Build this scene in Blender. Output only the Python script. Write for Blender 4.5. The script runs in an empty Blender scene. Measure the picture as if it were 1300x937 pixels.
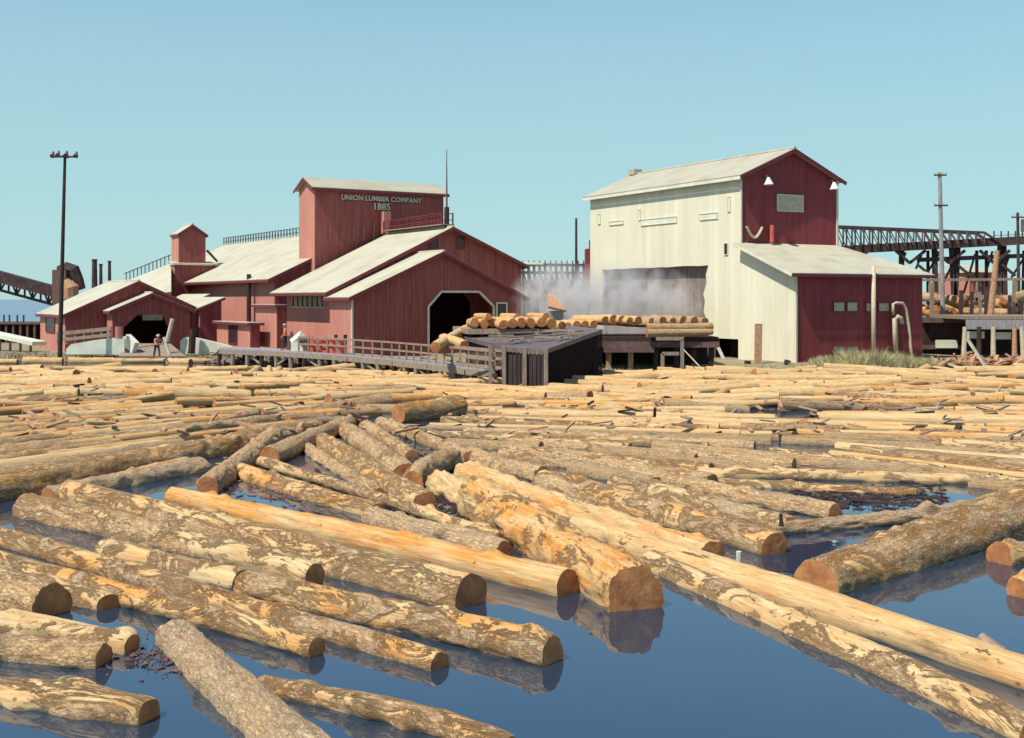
import bpy, math, random
from mathutils import Vector, Matrix, noise
from mathutils.geometry import tessellate_polygon

F, CX, HY, HC = 1500.0, 650.0, 380.0, 4.55      # focal px, centre px, horizon row, camera height
SC = bpy.context.scene
COL = SC.collection
rnd = random.Random(7)

def ray(px, py, Y): return Vector(((px-CX)/F*Y, Y, HC-(py-HY)/F*Y))
def grd(px, py, z=0.0):
    Y = F*(HC-z)/(py-HY); return Vector(((px-CX)/F*Y, Y, z))

# ------------------------------------------------------------------ mesh builder
class MB:
    def __init__(s): s.v=[]; s.f=[]; s.m=[]
    def add(s, vs, fs, mi=0):
        b=len(s.v); s.v+= [tuple(v) for v in vs]; s.f+=[tuple(i+b for i in f) for f in fs]; s.m+=[mi]*len(fs); return s
    def box(s, x0,x1,y0,y1,z0,z1, mi=0):
        vs=[(x,y,z) for z in (z0,z1) for y in (y0,y1) for x in (x0,x1)]
        return s.add(vs,[(0,2,3,1),(4,5,7,6),(0,1,5,4),(2,6,7,3),(0,4,6,2),(1,3,7,5)],mi)
    def beam(s, p, q, w, h=None, up=(0,0,1), mi=0):
        h=h or w; p=Vector(p); q=Vector(q); d=(q-p).normalized(); u=Vector(up)
        if abs(d.dot(u))>.97: u=Vector((0,1,0))
        a=d.cross(u).normalized()*w/2; b=a.cross(d).normalized()*h/2
        vs=[p-a-b,p+a-b,p+a+b,p-a+b,q-a-b,q+a-b,q+a+b,q-a+b]
        return s.add(vs,[(3,2,1,0),(4,5,6,7),(0,1,5,4),(1,2,6,5),(2,3,7,6),(3,0,4,7)],mi)
    def tube(s, pts, rs, n=10, mi=0, cap=True):
        pts=[Vector(p) for p in pts]
        if not hasattr(rs,'__len__'): rs=[rs]*len(pts)
        b=len(s.v); prev=None
        for i,p in enumerate(pts):
            d=(pts[min(i+1,len(pts)-1)]-pts[max(i-1,0)]).normalized()
            if prev is None:
                u=Vector((0,0,1)) if abs(d.z)<.9 else Vector((1,0,0))
                a=d.cross(u).normalized()
            else: a=(prev-d*prev.dot(d)).normalized()
            prev=a; c=d.cross(a)
            for k in range(n):
                t=2*math.pi*k/n; s.v.append(tuple(p+(a*math.cos(t)+c*math.sin(t))*rs[i]))
        for i in range(len(pts)-1):
            for k in range(n):
                k2=(k+1)%n; s.f.append((b+i*n+k,b+i*n+k2,b+(i+1)*n+k2,b+(i+1)*n+k)); s.m.append(mi)
        if cap:
            s.f.append(tuple(b+k for k in reversed(range(n)))); s.m.append(mi)
            e=b+(len(pts)-1)*n; s.f.append(tuple(e+k for k in range(n))); s.m.append(mi)
        return s
    def slab(s, q, th, mi=0):                     # quad/polygon (top face) with thickness downwards along its normal
        q=[Vector(p) for p in q]; n=(q[1]-q[0]).cross(q[2]-q[0]).normalized()
        if n.z<0: n=-n
        k=len(q); vs=q+[p-n*th for p in q]
        fs=[tuple(range(k)),tuple(reversed(range(k,2*k)))]+[(i,i+k,(i+1)%k+k,(i+1)%k) for i in range(k)]
        return s.add(vs,fs,mi)
    def wall(s, outer, holes, plane, c, th, mi=0):  # polygon in (a,z) with holes, extruded from c to c+th along the other axis
        P=(lambda a,z,d:(a,d,z)) if plane=='y' else (lambda a,z,d:(d,a,z))
        loops=[outer]+list(holes); flat=[p for l in loops for p in l]
        tris=tessellate_polygon([[Vector((a,z,0)) for a,z in l] for l in loops])
        n=len(flat); vs=[P(a,z,c) for a,z in flat]+[P(a,z,c+th) for a,z in flat]
        fs=[tuple(t) for t in tris]+[tuple(i+n for i in reversed(t)) for t in tris]; o=0
        for l in loops:
            k=len(l)
            for i in range(k): fs.append((o+i,o+(i+1)%k,o+(i+1)%k+n,o+i+n))
            o+=k
        return s.add(vs,fs,mi)
    def build(s, name, mat, parent=None, smooth=False):
        me=bpy.data.meshes.new(name); me.from_pydata(s.v,[],s.f)
        for m in (mat if isinstance(mat,(list,tuple)) else [mat]): me.materials.append(m)
        me.polygons.foreach_set('material_index', s.m)
        if smooth: me.polygons.foreach_set('use_smooth',[True]*len(s.f))
        import bmesh
        bm=bmesh.new(); bm.from_mesh(me); bmesh.ops.recalc_face_normals(bm,faces=bm.faces); bm.to_mesh(me); bm.free()
        me.update(); o=bpy.data.objects.new(name, me); COL.objects.link(o)
        if parent: o.parent=parent
        return o

def tag(o,label=None,cat=None,group=None,kind=None):
    if label: o['label']=label
    if cat: o['category']=cat
    if group: o['group']=group
    if kind: o['kind']=kind
    return o
def thing(name,label,cat,loc=(0,0,0),rz=0,group=None):
    o=bpy.data.objects.new(name,None); COL.objects.link(o); o.location=loc; o.rotation_euler=(0,0,rz)
    o.empty_display_size=.3
    return tag(o,label,cat,group)

# ------------------------------------------------------------------ materials
def newmat(name):
    m=bpy.data.materials.new(name); m.use_nodes=True; nt=m.node_tree; nt.nodes.clear()
    out=nt.nodes.new('ShaderNodeOutputMaterial'); b=nt.nodes.new('ShaderNodeBsdfPrincipled')
    nt.links.new(b.outputs[0],out.inputs[0]); return m,nt,b,out
def N(nt,t,**k):
    n=nt.nodes.new(t)
    for a,v in k.items():
        if a in n.inputs: n.inputs[a].default_value=v
        else: setattr(n,a,v)
    return n
def mix(nt,fac,a,b,mode='MIX'):
    n=nt.nodes.new('ShaderNodeMix'); n.data_type='RGBA'; n.blend_type=mode; n.clamp_factor=True
    for sock,v in ((n.inputs[0],fac),(n.inputs[6],a),(n.inputs[7],b)):
        if isinstance(v,(int,float)): sock.default_value=v
        elif isinstance(v,tuple): sock.default_value=v+(1,)
        else: nt.links.new(v,sock)
    return n.outputs[2]
def ramp(nt,src,a,b,c0=(0,0,0),c1=(1,1,1)):
    r=nt.nodes.new('ShaderNodeValToRGB'); r.color_ramp.elements[0].position=a; r.color_ramp.elements[1].position=b
    r.color_ramp.elements[0].color=c0+(1,); r.color_ramp.elements[1].color=c1+(1,); nt.links.new(src,r.inputs[0]); return r.outputs[0]
def mapping(nt,src,scale=(1,1,1),rot=(0,0,0)):
    m=nt.nodes.new('ShaderNodeMapping'); m.inputs['Scale'].default_value=scale; m.inputs['Rotation'].default_value=rot
    nt.links.new(src,m.inputs[0]); return m.outputs[0]
def tex(nt,vec,scale,detail=4,rough=.6,dist=0):
    t=N(nt,'ShaderNodeTexNoise',Scale=scale,Detail=detail,Roughness=rough,Distortion=dist); nt.links.new(vec,t.inputs['Vector']); return t.outputs['Fac']
def bump(nt,b,h,st=.3,dist=.02):
    n=N(nt,'ShaderNodeBump',Strength=st,Distance=dist); nt.links.new(h,n.inputs['Height']); nt.links.new(n.outputs[0],b.inputs['Normal'])
def math_(nt,op,a,b=None):
    n=nt.nodes.new('ShaderNodeMath'); n.operation=op
    for i,v in enumerate((a,b)):
        if v is None: continue
        if isinstance(v,(int,float)): n.inputs[i].default_value=v
        else: nt.links.new(v,n.inputs[i])
    return n.outputs[0]

def simple(name,col,rough=.8,var=.25,scale=3,metal=0,stretch=(1,1,1),bumps=.15):
    m,nt,b,_=newmat(name); tc=N(nt,'ShaderNodeTexCoord').outputs['Object']
    f=tex(nt,mapping(nt,tc,stretch),scale,5,.65)
    lo=tuple(c*(1-var) for c in col); hi=tuple(min(1,c*(1+var)) for c in col)
    nt.links.new(mix(nt,ramp(nt,f,.3,.7),lo,hi),b.inputs['Base Color']); b.inputs['Roughness'].default_value=rough; b.inputs['Metallic'].default_value=metal
    if bumps: bump(nt,b,f,bumps,.03)
    return m

def boards(name,col,dark,width=.3,fade=(.55,.3,.25),fadeamt=.25,seam_amt=.36):
    """painted vertical board siding: seams every `width` metres, weathered streaks"""
    m,nt,b,_=newmat(name); tc=N(nt,'ShaderNodeTexCoord').outputs['Object']
    sx=N(nt,'ShaderNodeSeparateXYZ'); nt.links.new(tc,sx.inputs[0])
    xy=math_(nt,'ADD',sx.outputs[0],sx.outputs[1])
    t=math_(nt,'MULTIPLY',xy,1/width); fr=math_(nt,'FRACT',t); fl=math_(nt,'FLOOR',t)
    seam=math_(nt,'LESS_THAN',fr,.12)
    wn=N(nt,'ShaderNodeTexWhiteNoise',noise_dimensions='1D'); nt.links.new(fl,wn.inputs['W'])
    streak=tex(nt,mapping(nt,tc,(3.2,3.2,.22)),1.6,6,.7)
    blot=tex(nt,mapping(nt,tc,(1,1,.6)),.35,4,.6)
    c=mix(nt,math_(nt,'MULTIPLY',wn.outputs['Value'],.35),col,dark)
    c=mix(nt,math_(nt,'MULTIPLY',ramp(nt,streak,.45,.75),fadeamt),c,fade)
    c=mix(nt,math_(nt,'MULTIPLY',ramp(nt,blot,.45,.7),.35),c,dark)
    c=mix(nt,math_(nt,'MULTIPLY',seam,seam_amt),c,dark)
    nt.links.new(c,b.inputs['Base Color']); b.inputs['Roughness'].default_value=.75
    b.inputs['Specular IOR Level'].default_value=.25
    bump(nt,b,math_(nt,'SUBTRACT',math_(nt,'MULTIPLY',streak,.3),math_(nt,'MULTIPLY',seam,min(1,seam_amt*1.8))),.5,.03)
    return m

def metal_roof(name,col):
    m,nt,b,_=newmat(name); tc=N(nt,'ShaderNodeTexCoord').outputs['Object']
    sx=N(nt,'ShaderNodeSeparateXYZ'); nt.links.new(tc,sx.inputs[0])
    w=math_(nt,'SINE',math_(nt,'MULTIPLY',sx.outputs[1],2*math.pi/.28))
    sheet=math_(nt,'LESS_THAN',math_(nt,'FRACT',math_(nt,'MULTIPLY',sx.outputs[1],1/1.15)),.05)
    wn=N(nt,'ShaderNodeTexWhiteNoise',noise_dimensions='1D'); nt.links.new(math_(nt,'FLOOR',math_(nt,'MULTIPLY',sx.outputs[1],1/1.15)),wn.inputs['W'])
    st=tex(nt,mapping(nt,tc,(.35,2.5,.35)),1.2,6,.7); bl=tex(nt,tc,.4,4,.6)
    c=mix(nt,math_(nt,'MULTIPLY',ramp(nt,st,.4,.75),.35),col,tuple(x*.62 for x in col))
    c=mix(nt,math_(nt,'MULTIPLY',ramp(nt,bl,.48,.62),.38),c,(.36,.27,.18))
    c=mix(nt,math_(nt,'MULTIPLY',sheet,.4),c,(.25,.22,.18)); c=mix(nt,math_(nt,'MULTIPLY',wn.outputs['Value'],.16),c,(.3,.3,.24))
    nt.links.new(c,b.inputs['Base Color']); b.inputs['Roughness'].default_value=.6; b.inputs['Specular IOR Level'].default_value=.3
    bump(nt,b,w,.35,.03); return m

def log_mat(name):
    m,nt,b,_=newmat(name)
    tc=N(nt,'ShaderNodeTexCoord').outputs['Object']; oi=N(nt,'ShaderNodeObjectInfo')
    off=N(nt,'ShaderNodeCombineXYZ')
    for i in range(3): nt.links.new(math_(nt,'MULTIPLY',oi.outputs['Random'],(97,53,31)[i]),off.inputs[i])
    va=N(nt,'ShaderNodeVectorMath',operation='ADD'); nt.links.new(tc,va.inputs[0]); nt.links.new(off.outputs[0],va.inputs[1]); v=va.outputs[0]
    pe=N(nt,'ShaderNodeAttribute',attribute_type='OBJECT',attribute_name='peel').outputs['Fac']
    wa=N(nt,'ShaderNodeAttribute',attribute_type='OBJECT',attribute_name='warm').outputs['Fac']
    # bark
    oc=N(nt,'ShaderNodeTexWhiteNoise',noise_dimensions='1D'); nt.links.new(math_(nt,'MULTIPLY',oi.outputs['Random'],713),oc.inputs['W']); tone=oc.outputs['Value']
    dn=N(nt,'ShaderNodeTexNoise',Scale=7.0,Detail=5.0,Roughness=.7); nt.links.new(v,dn.inputs['Vector'])
    dv=N(nt,'ShaderNodeVectorMath',operation='MULTIPLY_ADD'); nt.links.new(dn.outputs['Color'],dv.inputs[0]); dv.inputs[1].default_value=(.30,.14,.14)
    nt.links.new(v,dv.inputs[2]); vs=mapping(nt,dv.outputs[0],(.32,1.0,1.0))
    pl=N(nt,'ShaderNodeTexVoronoi',feature='DISTANCE_TO_EDGE',Scale=19.0); nt.links.new(vs,pl.inputs['Vector']); crack=ramp(nt,pl.outputs['Distance'],.0,.22)
    bn=tex(nt,mapping(nt,v,(.45,1.5,1.5)),9,8,.8,.6); bl=tex(nt,mapping(nt,v,(.4,1,1)),1.3,5,.65); fine=tex(nt,mapping(nt,v,(.6,1,1)),30,4,.75)
    bark=mix(nt,ramp(nt,bn,.38,.58),(.30,.15,.07),(.92,.66,.38))
    med=tex(nt,mapping(nt,v,(.3,1.3,1.3)),3.4,7,.72,1.2)
    bark=mix(nt,math_(nt,'MULTIPLY',ramp(nt,bl,.45,.60),.55),bark,(.88,.54,.24))
    bark=mix(nt,math_(nt,'MULTIPLY',ramp(nt,med,.36,.44,(1,1,1),(0,0,0)),.6),bark,(.22,.105,.055))
    bark=mix(nt,math_(nt,'MULTIPLY',ramp(nt,med,.56,.62),.65),bark,(.92,.67,.36))
    bark=mix(nt,math_(nt,'MULTIPLY',ramp(nt,fine,.56,.66),.4),bark,(.86,.64,.36))
    bark=mix(nt,math_(nt,'MULTIPLY',ramp(nt,fine,.38,.46,(1,1,1),(0,0,0)),.5),bark,(.10,.042,.022))
    bark=mix(nt,math_(nt,'MULTIPLY',math_(nt,'SUBTRACT',1.0,crack),math_(nt,'ADD',.15,math_(nt,'MULTIPLY',bn,.7))),bark,(.09,.045,.028))
    bark=mix(nt,math_(nt,'MULTIPLY',ramp(nt,tone,.55,1),.3),bark,(.50,.40,.29))
    # bare wood
    g=tex(nt,mapping(nt,v,(.35,5,5)),3,6,.7); g2=tex(nt,mapping(nt,v,(.25,1.3,1.3)),2.3,4,.6)
    wood=mix(nt,ramp(nt,g,.35,.7),(.46,.31,.145),(.70,.53,.30))
    worange=mix(nt,ramp(nt,g,.35,.7),(.45,.17,.035),(.70,.37,.11))
    wood=mix(nt,math_(nt,'ADD',math_(nt,'MULTIPLY',ramp(nt,g2,.45,.7),.3),math_(nt,'MULTIPLY',wa,ramp(nt,g2,.3,.6))),wood,worange)
    gr=tex(nt,mapping(nt,v,(.3,9,9)),4,3,.8); wood=mix(nt,math_(nt,'MULTIPLY',ramp(nt,gr,.56,.66),.75),wood,(.24,.12,.055)); wood=mix(nt,math_(nt,'MULTIPLY',ramp(nt,med,.34,.42,(1,1,1),(0,0,0)),.75),wood,(.33,.17,.08))
    spots=N(nt,'ShaderNodeTexVoronoi',Scale=2.2); nt.links.new(mapping(nt,v,(1,1.6,1.6)),spots.inputs['Vector'])
    wood=mix(nt,ramp(nt,spots.outputs['Distance'],.05,.11,(.8,.8,.8),(0,0,0)),wood,(.16,.07,.035))
    # ragged mask: peeled where noise < peel
    mk=tex(nt,mapping(nt,v,(.42,1.1,1.1)),1.9,9,.76,.8)
    d=math_(nt,'SUBTRACT',math_(nt,'ADD',math_(nt,'MULTIPLY',pe,.62),.19),mk)
    mask=ramp(nt,math_(nt,'ADD',math_(nt,'MULTIPLY',d,14),.5),0,1)
    inner=ramp(nt,math_(nt,'ADD',math_(nt,'MULTIPLY',d,14),1.15),0,1)
    bark=mix(nt,math_(nt,'MULTIPLY',inner,.85),bark,mix(nt,ramp(nt,fine,.4,.6),(.42,.20,.09),(.72,.43,.20)))
    nt.links.new(mix(nt,mask,bark,wood),b.inputs['Base Color'])
    b.inputs['Roughness'].default_value=.85; b.inputs['Specular IOR Level'].default_value=.25
    hb=math_(nt,'ADD',math_(nt,'MULTIPLY',crack,.35),math_(nt,'ADD',math_(nt,'MULTIPLY',math_(nt,'ADD',bn,med),2.2),math_(nt,'MULTIPLY',fine,.6))); hw=math_(nt,'MULTIPLY',g,.35)
    h=nt.nodes.new('ShaderNodeMix'); h.data_type='FLOAT'; nt.links.new(mask,h.inputs[0]); nt.links.new(hb,h.inputs[2]); nt.links.new(hw,h.inputs[3])
    bump(nt,b,h.outputs[0],.9,.034)
    return m

def end_mat(name):
    m,nt,b,_=newmat(name); tc=N(nt,'ShaderNodeTexCoord').outputs['Object']; oi=N(nt,'ShaderNodeObjectInfo')
    off=N(nt,'ShaderNodeCombineXYZ'); nt.links.new(math_(nt,'MULTIPLY',oi.outputs['Random'],60),off.inputs[0])
    va=N(nt,'ShaderNodeVectorMath',operation='ADD'); nt.links.new(tc,va.inputs[0]); nt.links.new(off.outputs[0],va.inputs[1])
    m0=mapping(nt,tc,(0,1,1)); ln=N(nt,'ShaderNodeVectorMath',operation='LENGTH'); nt.links.new(m0,ln.inputs[0])
    nz=tex(nt,va.outputs[0],3,4,.6); nf=tex(nt,va.outputs[0],16,5,.7)
    rr=math_(nt,'SINE',math_(nt,'MULTIPLY',math_(nt,'ADD',ln.outputs['Value'],math_(nt,'MULTIPLY',nz,.08)),150))
    c=mix(nt,ramp(nt,nz,.35,.65),(.27,.09,.032),(.54,.235,.075)); c=mix(nt,math_(nt,'MULTIPLY',ramp(nt,rr,0,1),.3),c,(.22,.075,.03))
    c=mix(nt,math_(nt,'MULTIPLY',ramp(nt,nf,.5,.75),.55),c,(.20,.10,.055))
    nt.links.new(c,b.inputs['Base Color']); b.inputs['Roughness'].default_value=.85; bump(nt,b,nf,.5,.02); return m

M={}
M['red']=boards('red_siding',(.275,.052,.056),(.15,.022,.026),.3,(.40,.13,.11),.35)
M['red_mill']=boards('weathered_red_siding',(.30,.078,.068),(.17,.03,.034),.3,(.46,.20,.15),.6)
M['sunlit_pink']=boards('sunlit_pink_siding',(.53,.225,.165),(.38,.12,.10),.3,(.62,.34,.27),.5)  # red siding lightened to paint in sunshine on left walls; salmon for the kiln
M['white_wall']=boards('white_siding',(.72,.67,.50),(.50,.45,.32),.6,(.74,.73,.62),.5,.16)
M['trim_red']=simple('dark_red_trim',(.16,.022,.028),.7,.2,2)
M['trim_white']=simple('cream_trim',(.62,.58,.45),.7,.15,2)
M['roof']=metal_roof('pale_metal_roof',(.53,.50,.375))
M['roof2']=metal_roof('grey_metal_roof',(.47,.435,.33))
M['log']=log_mat('log_bark'); M['end']=end_mat('sawn_end')
M['dark_wood']=simple('dark_weathered_wood',(.055,.036,.032),.9,.5,2,0,(4,4,.6))
M['shaded_wood']=simple('shaded_dark_wood',(.02,.013,.013),.9,.5,2,0,(4,4,.6))  # near-black colour stands for the deep shade on the log deck's right side
M['wood']=simple('weathered_plank',(.27,.20,.145),.9,.4,3,0,(4,4,.5))
M['grey_wood']=simple('silver_weathered_wood',(.30,.27,.27),.85,.4,2.5,0,(4,4,.4))
M['deckgrey']=simple('wet_grey_deck',(.13,.10,.10),.6,.6,2,0,(.5,4,1))
M['slat']=boards('dark_slat_wall',(.06,.04,.042),(.015,.01,.012),.28,(.16,.12,.115),.45)
M['bay']=boards('stained_bay_planks',(.23,.175,.155),(.07,.045,.04),.42,(.42,.35,.31),.8)
M['concrete']=simple('pale_concrete',(.62,.62,.50),.9,.15,1.2)
M['pane']=simple('dusty_pane',(.46,.40,.26),.4,.25,4,bumps=0)
M['darkpane']=simple('dark_pane',(.04,.025,.03),.3,.3,4,bumps=0)
M['iron']=simple('rusty_iron',(.13,.07,.06),.7,.4,3)
M['truss']=simple('creosoted_timber',(.075,.05,.05),.9,.4,2)
M['pipe']=simple('pale_pipe',(.50,.42,.30),.6,.2,3)
M['redpaint']=simple('bright_red_paint',(.50,.09,.06),.6,.25,4)
M['orange']=simple('orange_cloth',(.62,.20,.08),.9,.15,9)
M['navy']=simple('dark_trousers',(.03,.035,.06),.9,.2,9)
M['skin']=simple('skin_tone',(.48,.27,.18),.6,.08,6)
M['hat']=simple('tin_hat',(.55,.5,.38),.5,.1,6)
M['boot']=simple('boot_leather',(.04,.025,.02),.7,.2,9)
M['hair']=simple('dark_hair',(.05,.03,.02),.8,.2,20)
M['lamp']=simple('white_enamel',(.8,.8,.72),.35,.05,3,bumps=0)
M['letters']=simple('cream_letters',(.56,.53,.38),.7,.1,6,bumps=0)
M['letter_shade']=simple('black_letter_shade',(.025,.02,.02),.7,.1,6,bumps=0)
M['pink']=simple('salmon_paint',(.46,.17,.13),.8,.2,2)
M['grass']=simple('dry_grass',(.46,.40,.20),.9,.5,1.2,bumps=0)
M['brush']=simple('shore_brush',(.24,.19,.10),.9,.6,1.5,bumps=0)
M['slab']=simple('reddish_slab_wood',(.42,.23,.13),.9,.4,3,0,(2,2,2))
M['white_obj']=simple('white_canvas',(.66,.64,.54),.8,.1,3)

for k_ in ('dark_wood','shaded_wood','truss','slat'):
    for n_ in M[k_].node_tree.nodes:
        if n_.type=='BSDF_PRINCIPLED': n_.inputs['Specular IOR Level'].default_value=.08
# ------------------------------------------------------------------ world, sun, camera
SUN_EL=math.radians(56); uA=Vector((.848,.53,0)); nA=Vector((.53,-.848,0))
sd=(-uA+nA*.13).normalized(); sdir=Vector((sd.x*math.cos(SUN_EL),sd.y*math.cos(SUN_EL),math.sin(SUN_EL)))
w=bpy.data.worlds.new('World'); SC.world=w; w.use_nodes=True; nt=w.node_tree; nt.nodes.clear()
sky=nt.nodes.new('ShaderNodeTexSky'); sky.sky_type='NISHITA'; sky.sun_disc=False; sky.sun_elevation=SUN_EL
sky.sun_rotation=math.atan2(sdir.x,sdir.y); sky.air_density=1.0; sky.dust_density=.3; sky.ozone_density=1.6; sky.altitude=0
bg=nt.nodes.new('ShaderNodeBackground'); bg.inputs[1].default_value=.12
wo=nt.nodes.new('ShaderNodeOutputWorld')
tint=mix(nt,1.0,sky.outputs[0],(.85,1.05,1.05),'MULTIPLY')
tcw=N(nt,'ShaderNodeTexCoord').outputs['Generated']; sz=N(nt,'ShaderNodeSeparateXYZ'); nt.links.new(tcw,sz.inputs[0]); hz0=ramp(nt,sz.outputs[2],.12,.42,(.8,.8,.8),(0,0,0)); skyc=mix(nt,hz0,tint,(3.1,5.05,5.3)); nt.links.new(skyc,bg.inputs[0]); nt.links.new(bg.outputs[0],wo.inputs[0])
sl=bpy.data.lights.new('sun','SUN'); sl.energy=5.0; sl.angle=math.radians(.55); sl.color=(1,.945,.82)
so=bpy.data.objects.new('sun',sl); COL.objects.link(so); so.rotation_euler=sdir.to_track_quat('Z','Y').to_euler()
cam=bpy.data.cameras.new('camera'); co=bpy.data.objects.new('camera',cam); COL.objects.link(co); SC.camera=co
co.location=(0,0,HC); co.rotation_euler=(math.pi/2,0,0); cam.sensor_width=36; cam.lens=36*F/1300
cam.shift_y=-(468.5-HY)/1300; cam.clip_end=30000; cam.clip_start=.1
SC.view_settings.view_transform='Standard'; SC.view_settings.look='None'; SC.view_settings.exposure=.15; SC.view_settings.gamma=1
SC.render.engine='CYCLES'; SC.cycles.max_bounces=6; SC.cycles.volume_bounces=1

# ------------------------------------------------------------------ setting
def water(name,z,pts,col,rough,sc,st):
    m,nt,b,_=newmat(name+'_surface'); tc=N(nt,'ShaderNodeTexCoord').outputs['Object']
    b.inputs['Base Color'].default_value=col+(1,); b.inputs['Roughness'].default_value=rough; b.inputs['IOR'].default_value=2.7 if name=='pond' else 1.33; b.inputs['Specular Tint'].default_value=(.60,.74,1,1)
    f=tex(nt,mapping(nt,tc,(1,1.6,1)),sc,4,.55); bump(nt,b,f,st,.05)
    s=MB(); s.add([(x,y,z) for x,y in pts],[tuple(range(len(pts)))]); o=s.build(name,m); tag(o,kind='structure'); return o
water('pond',0,[(-400,-60),(400,-60),(400,140),(-400,140)],(.020,.038,.066),.015,1.6,.02)
water('sea',-.6,[(-12000,135),(12000,135),(12000,22000),(-12000,22000)],(.16,.24,.30),.35,.05,.3)
m,nt,b,_=newmat('shore_earth'); tc=N(nt,'ShaderNodeTexCoord').outputs['Object']
f=tex(nt,tc,.5,6,.65); f2=tex(nt,tc,4,5,.7)
c=mix(nt,ramp(nt,f,.35,.65),(.26,.20,.13),(.20,.19,.10)); c=mix(nt,math_(nt,'MULTIPLY',ramp(nt,f2,.45,.7),.6),c,(.40,.33,.21))
nt.links.new(c,b.inputs['Base Color']); b.inputs['Roughness'].default_value=.95; bump(nt,b,f2,.6,.08)
# shore line in plan (x, y)
SH=[(-300,87),(-60,86.5),(-30,87),(-21,84),(-14,79),(-7,72),(-2,68.5),(3,69),(10,71),(16,73),(22,74.5),(30,76),(45,77),(80,76),(300,75)]
def shore_y(x):
    for (a,b0),(c0,d) in zip(SH,SH[1:]):
        if a<=x<=c0: return b0+(d-b0)*(x-a)/(c0-a)
    return 80
def ground_z(x,y):
    d=y-shore_y(x)
    return -.35+min(1,max(0,(d+.6)/3.5))*.75+ (noise.noise(Vector((x*.35,y*.35,0)))*.13 if d>0 else 0)
g=MB(); xs=[-300,-200,-120,-80]+[-60+1.0*i for i in range(121)]+[80,120,200,300]; rows=[-.8,-.2,.4,1,1.8,2.8,4,6,9,13,20,32,50]
for j in rows:
    for x in xs:
        y=shore_y(x)+j; g.v.append((x,y+ (noise.noise(Vector((x*.5,j,3)))*.5 if j<3 else 0),ground_z(x,y)))
for x in xs: g.v.append((x, 190,.3))
nx=len(xs)
for j in range(len(rows)):
    for i in range(nx-1):
        k=j*nx+i; g.f.append((k,k+1,k+nx+1,k+nx)); g.m.append(0)
tag(g.build('ground',m,smooth=True),kind='structure')

# ------------------------------------------------------------------ building frames
class Fr:
    def __init__(s,px,Y,vx):             # origin seen at column px, depth Y; vx = column of the vanishing point of the depth axis
        v=Vector(((vx-CX)/F,1,0)).normalized(); s.v=v; s.u=Vector((v.y,-v.x,0)); s.o=Vector(((px-CX)/F*Y,Y,0)); s.rz=math.atan2(s.u.y,s.u.x)
    def P(s,a,t,z=0): return s.o+s.u*a+s.v*t+Vector((0,0,z))
    def s_(s,px,t):
        r=(px-CX)/F; p=s.P(0,t); return (r*p.y-p.x)/(s.u.x-r*s.u.y)
    def t_(s,px,a):
        r=(px-CX)/F; p=s.P(a,0); return (r*p.y-p.x)/(s.v.x-r*s.v.y)
    def z(s,py,a,t): return HC-(py-HY)/F*s.P(a,t).y
    def root(s,name,label,cat='building',group=None): return thing(name,label,cat,s.o,s.rz,group)

def gable(root, s0,s1,t0,t1,zb, zl,zr, ps,pz, ol=.4,orr=.4,of=.4,ob=.3, fh=(), lh=(), wall='red_mill', roof='roof', trim='trim_red', leftm=None, th=.2, back=True):
    """gable building, ridge along depth: facade polygon with holes at t0, left wall with holes"""
    w=MB(); W=M[wall]
    f=[(s0,zb),(s1,zb),(s1,zr),(ps,pz),(s0,zl)]
    w.wall(f,fh,'y',t0,th)
    if back: w.wall(f,[],'y',t1-th,th)
    w.wall([(t0+th,zb),(t1-th,zb),(t1-th,zr),(t0+th,zr)],[],'x',s1-th,th)
    if not leftm: w.wall([(t0+th,zb),(t1-th,zb),(t1-th,zl),(t0+th,zl)],lh,'x',s0,th)
    w.build('wall',W,root)
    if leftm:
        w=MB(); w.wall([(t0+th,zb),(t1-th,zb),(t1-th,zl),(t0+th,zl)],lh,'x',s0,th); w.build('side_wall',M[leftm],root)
    kl=(pz-zl)/(ps-s0); kr=(pz-zr)/(s1-ps); up=.12
    r=MB(); a,b_=t0-of,t1+ob
    L=[(s0-ol,a,zl-kl*ol+up),(ps,a,pz+up),(ps,b_,pz+up),(s0-ol,b_,zl-kl*ol+up)]
    R=[(ps,a,pz+up),(s1+orr,a,zr-kr*orr+up),(s1+orr,b_,zr-kr*orr+up),(ps,b_,pz+up)]
    r.slab(L,.08); r.slab(R,.08); ro=r.build('roof',M[roof],root)
    c=MB(); c.tube([(ps,a,pz+up+.01),(ps,b_,pz+up+.01)],.09,8); c.build('ridge_cap',M[roof],ro)
    fa=MB(); g=.06
    for (pa,pb) in ((L[0],L[1]),(R[0],R[1])):
        fa.beam((pa[0],a-.02,pa[2]-.16),(pb[0],a-.02,pb[2]-.16),.05,.24)
    fa.beam((s0-ol+.02,a,L[0][2]-.17),(s0-ol+.02,b_,L[0][2]-.17),.05,.18); fa.beam((s1+orr-.02,a,R[1][2]-.17),(s1+orr-.02,b_,R[1][2]-.17),.05,.18)
    fa.build('fascia',M[trim],root)
    return L,R
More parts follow.
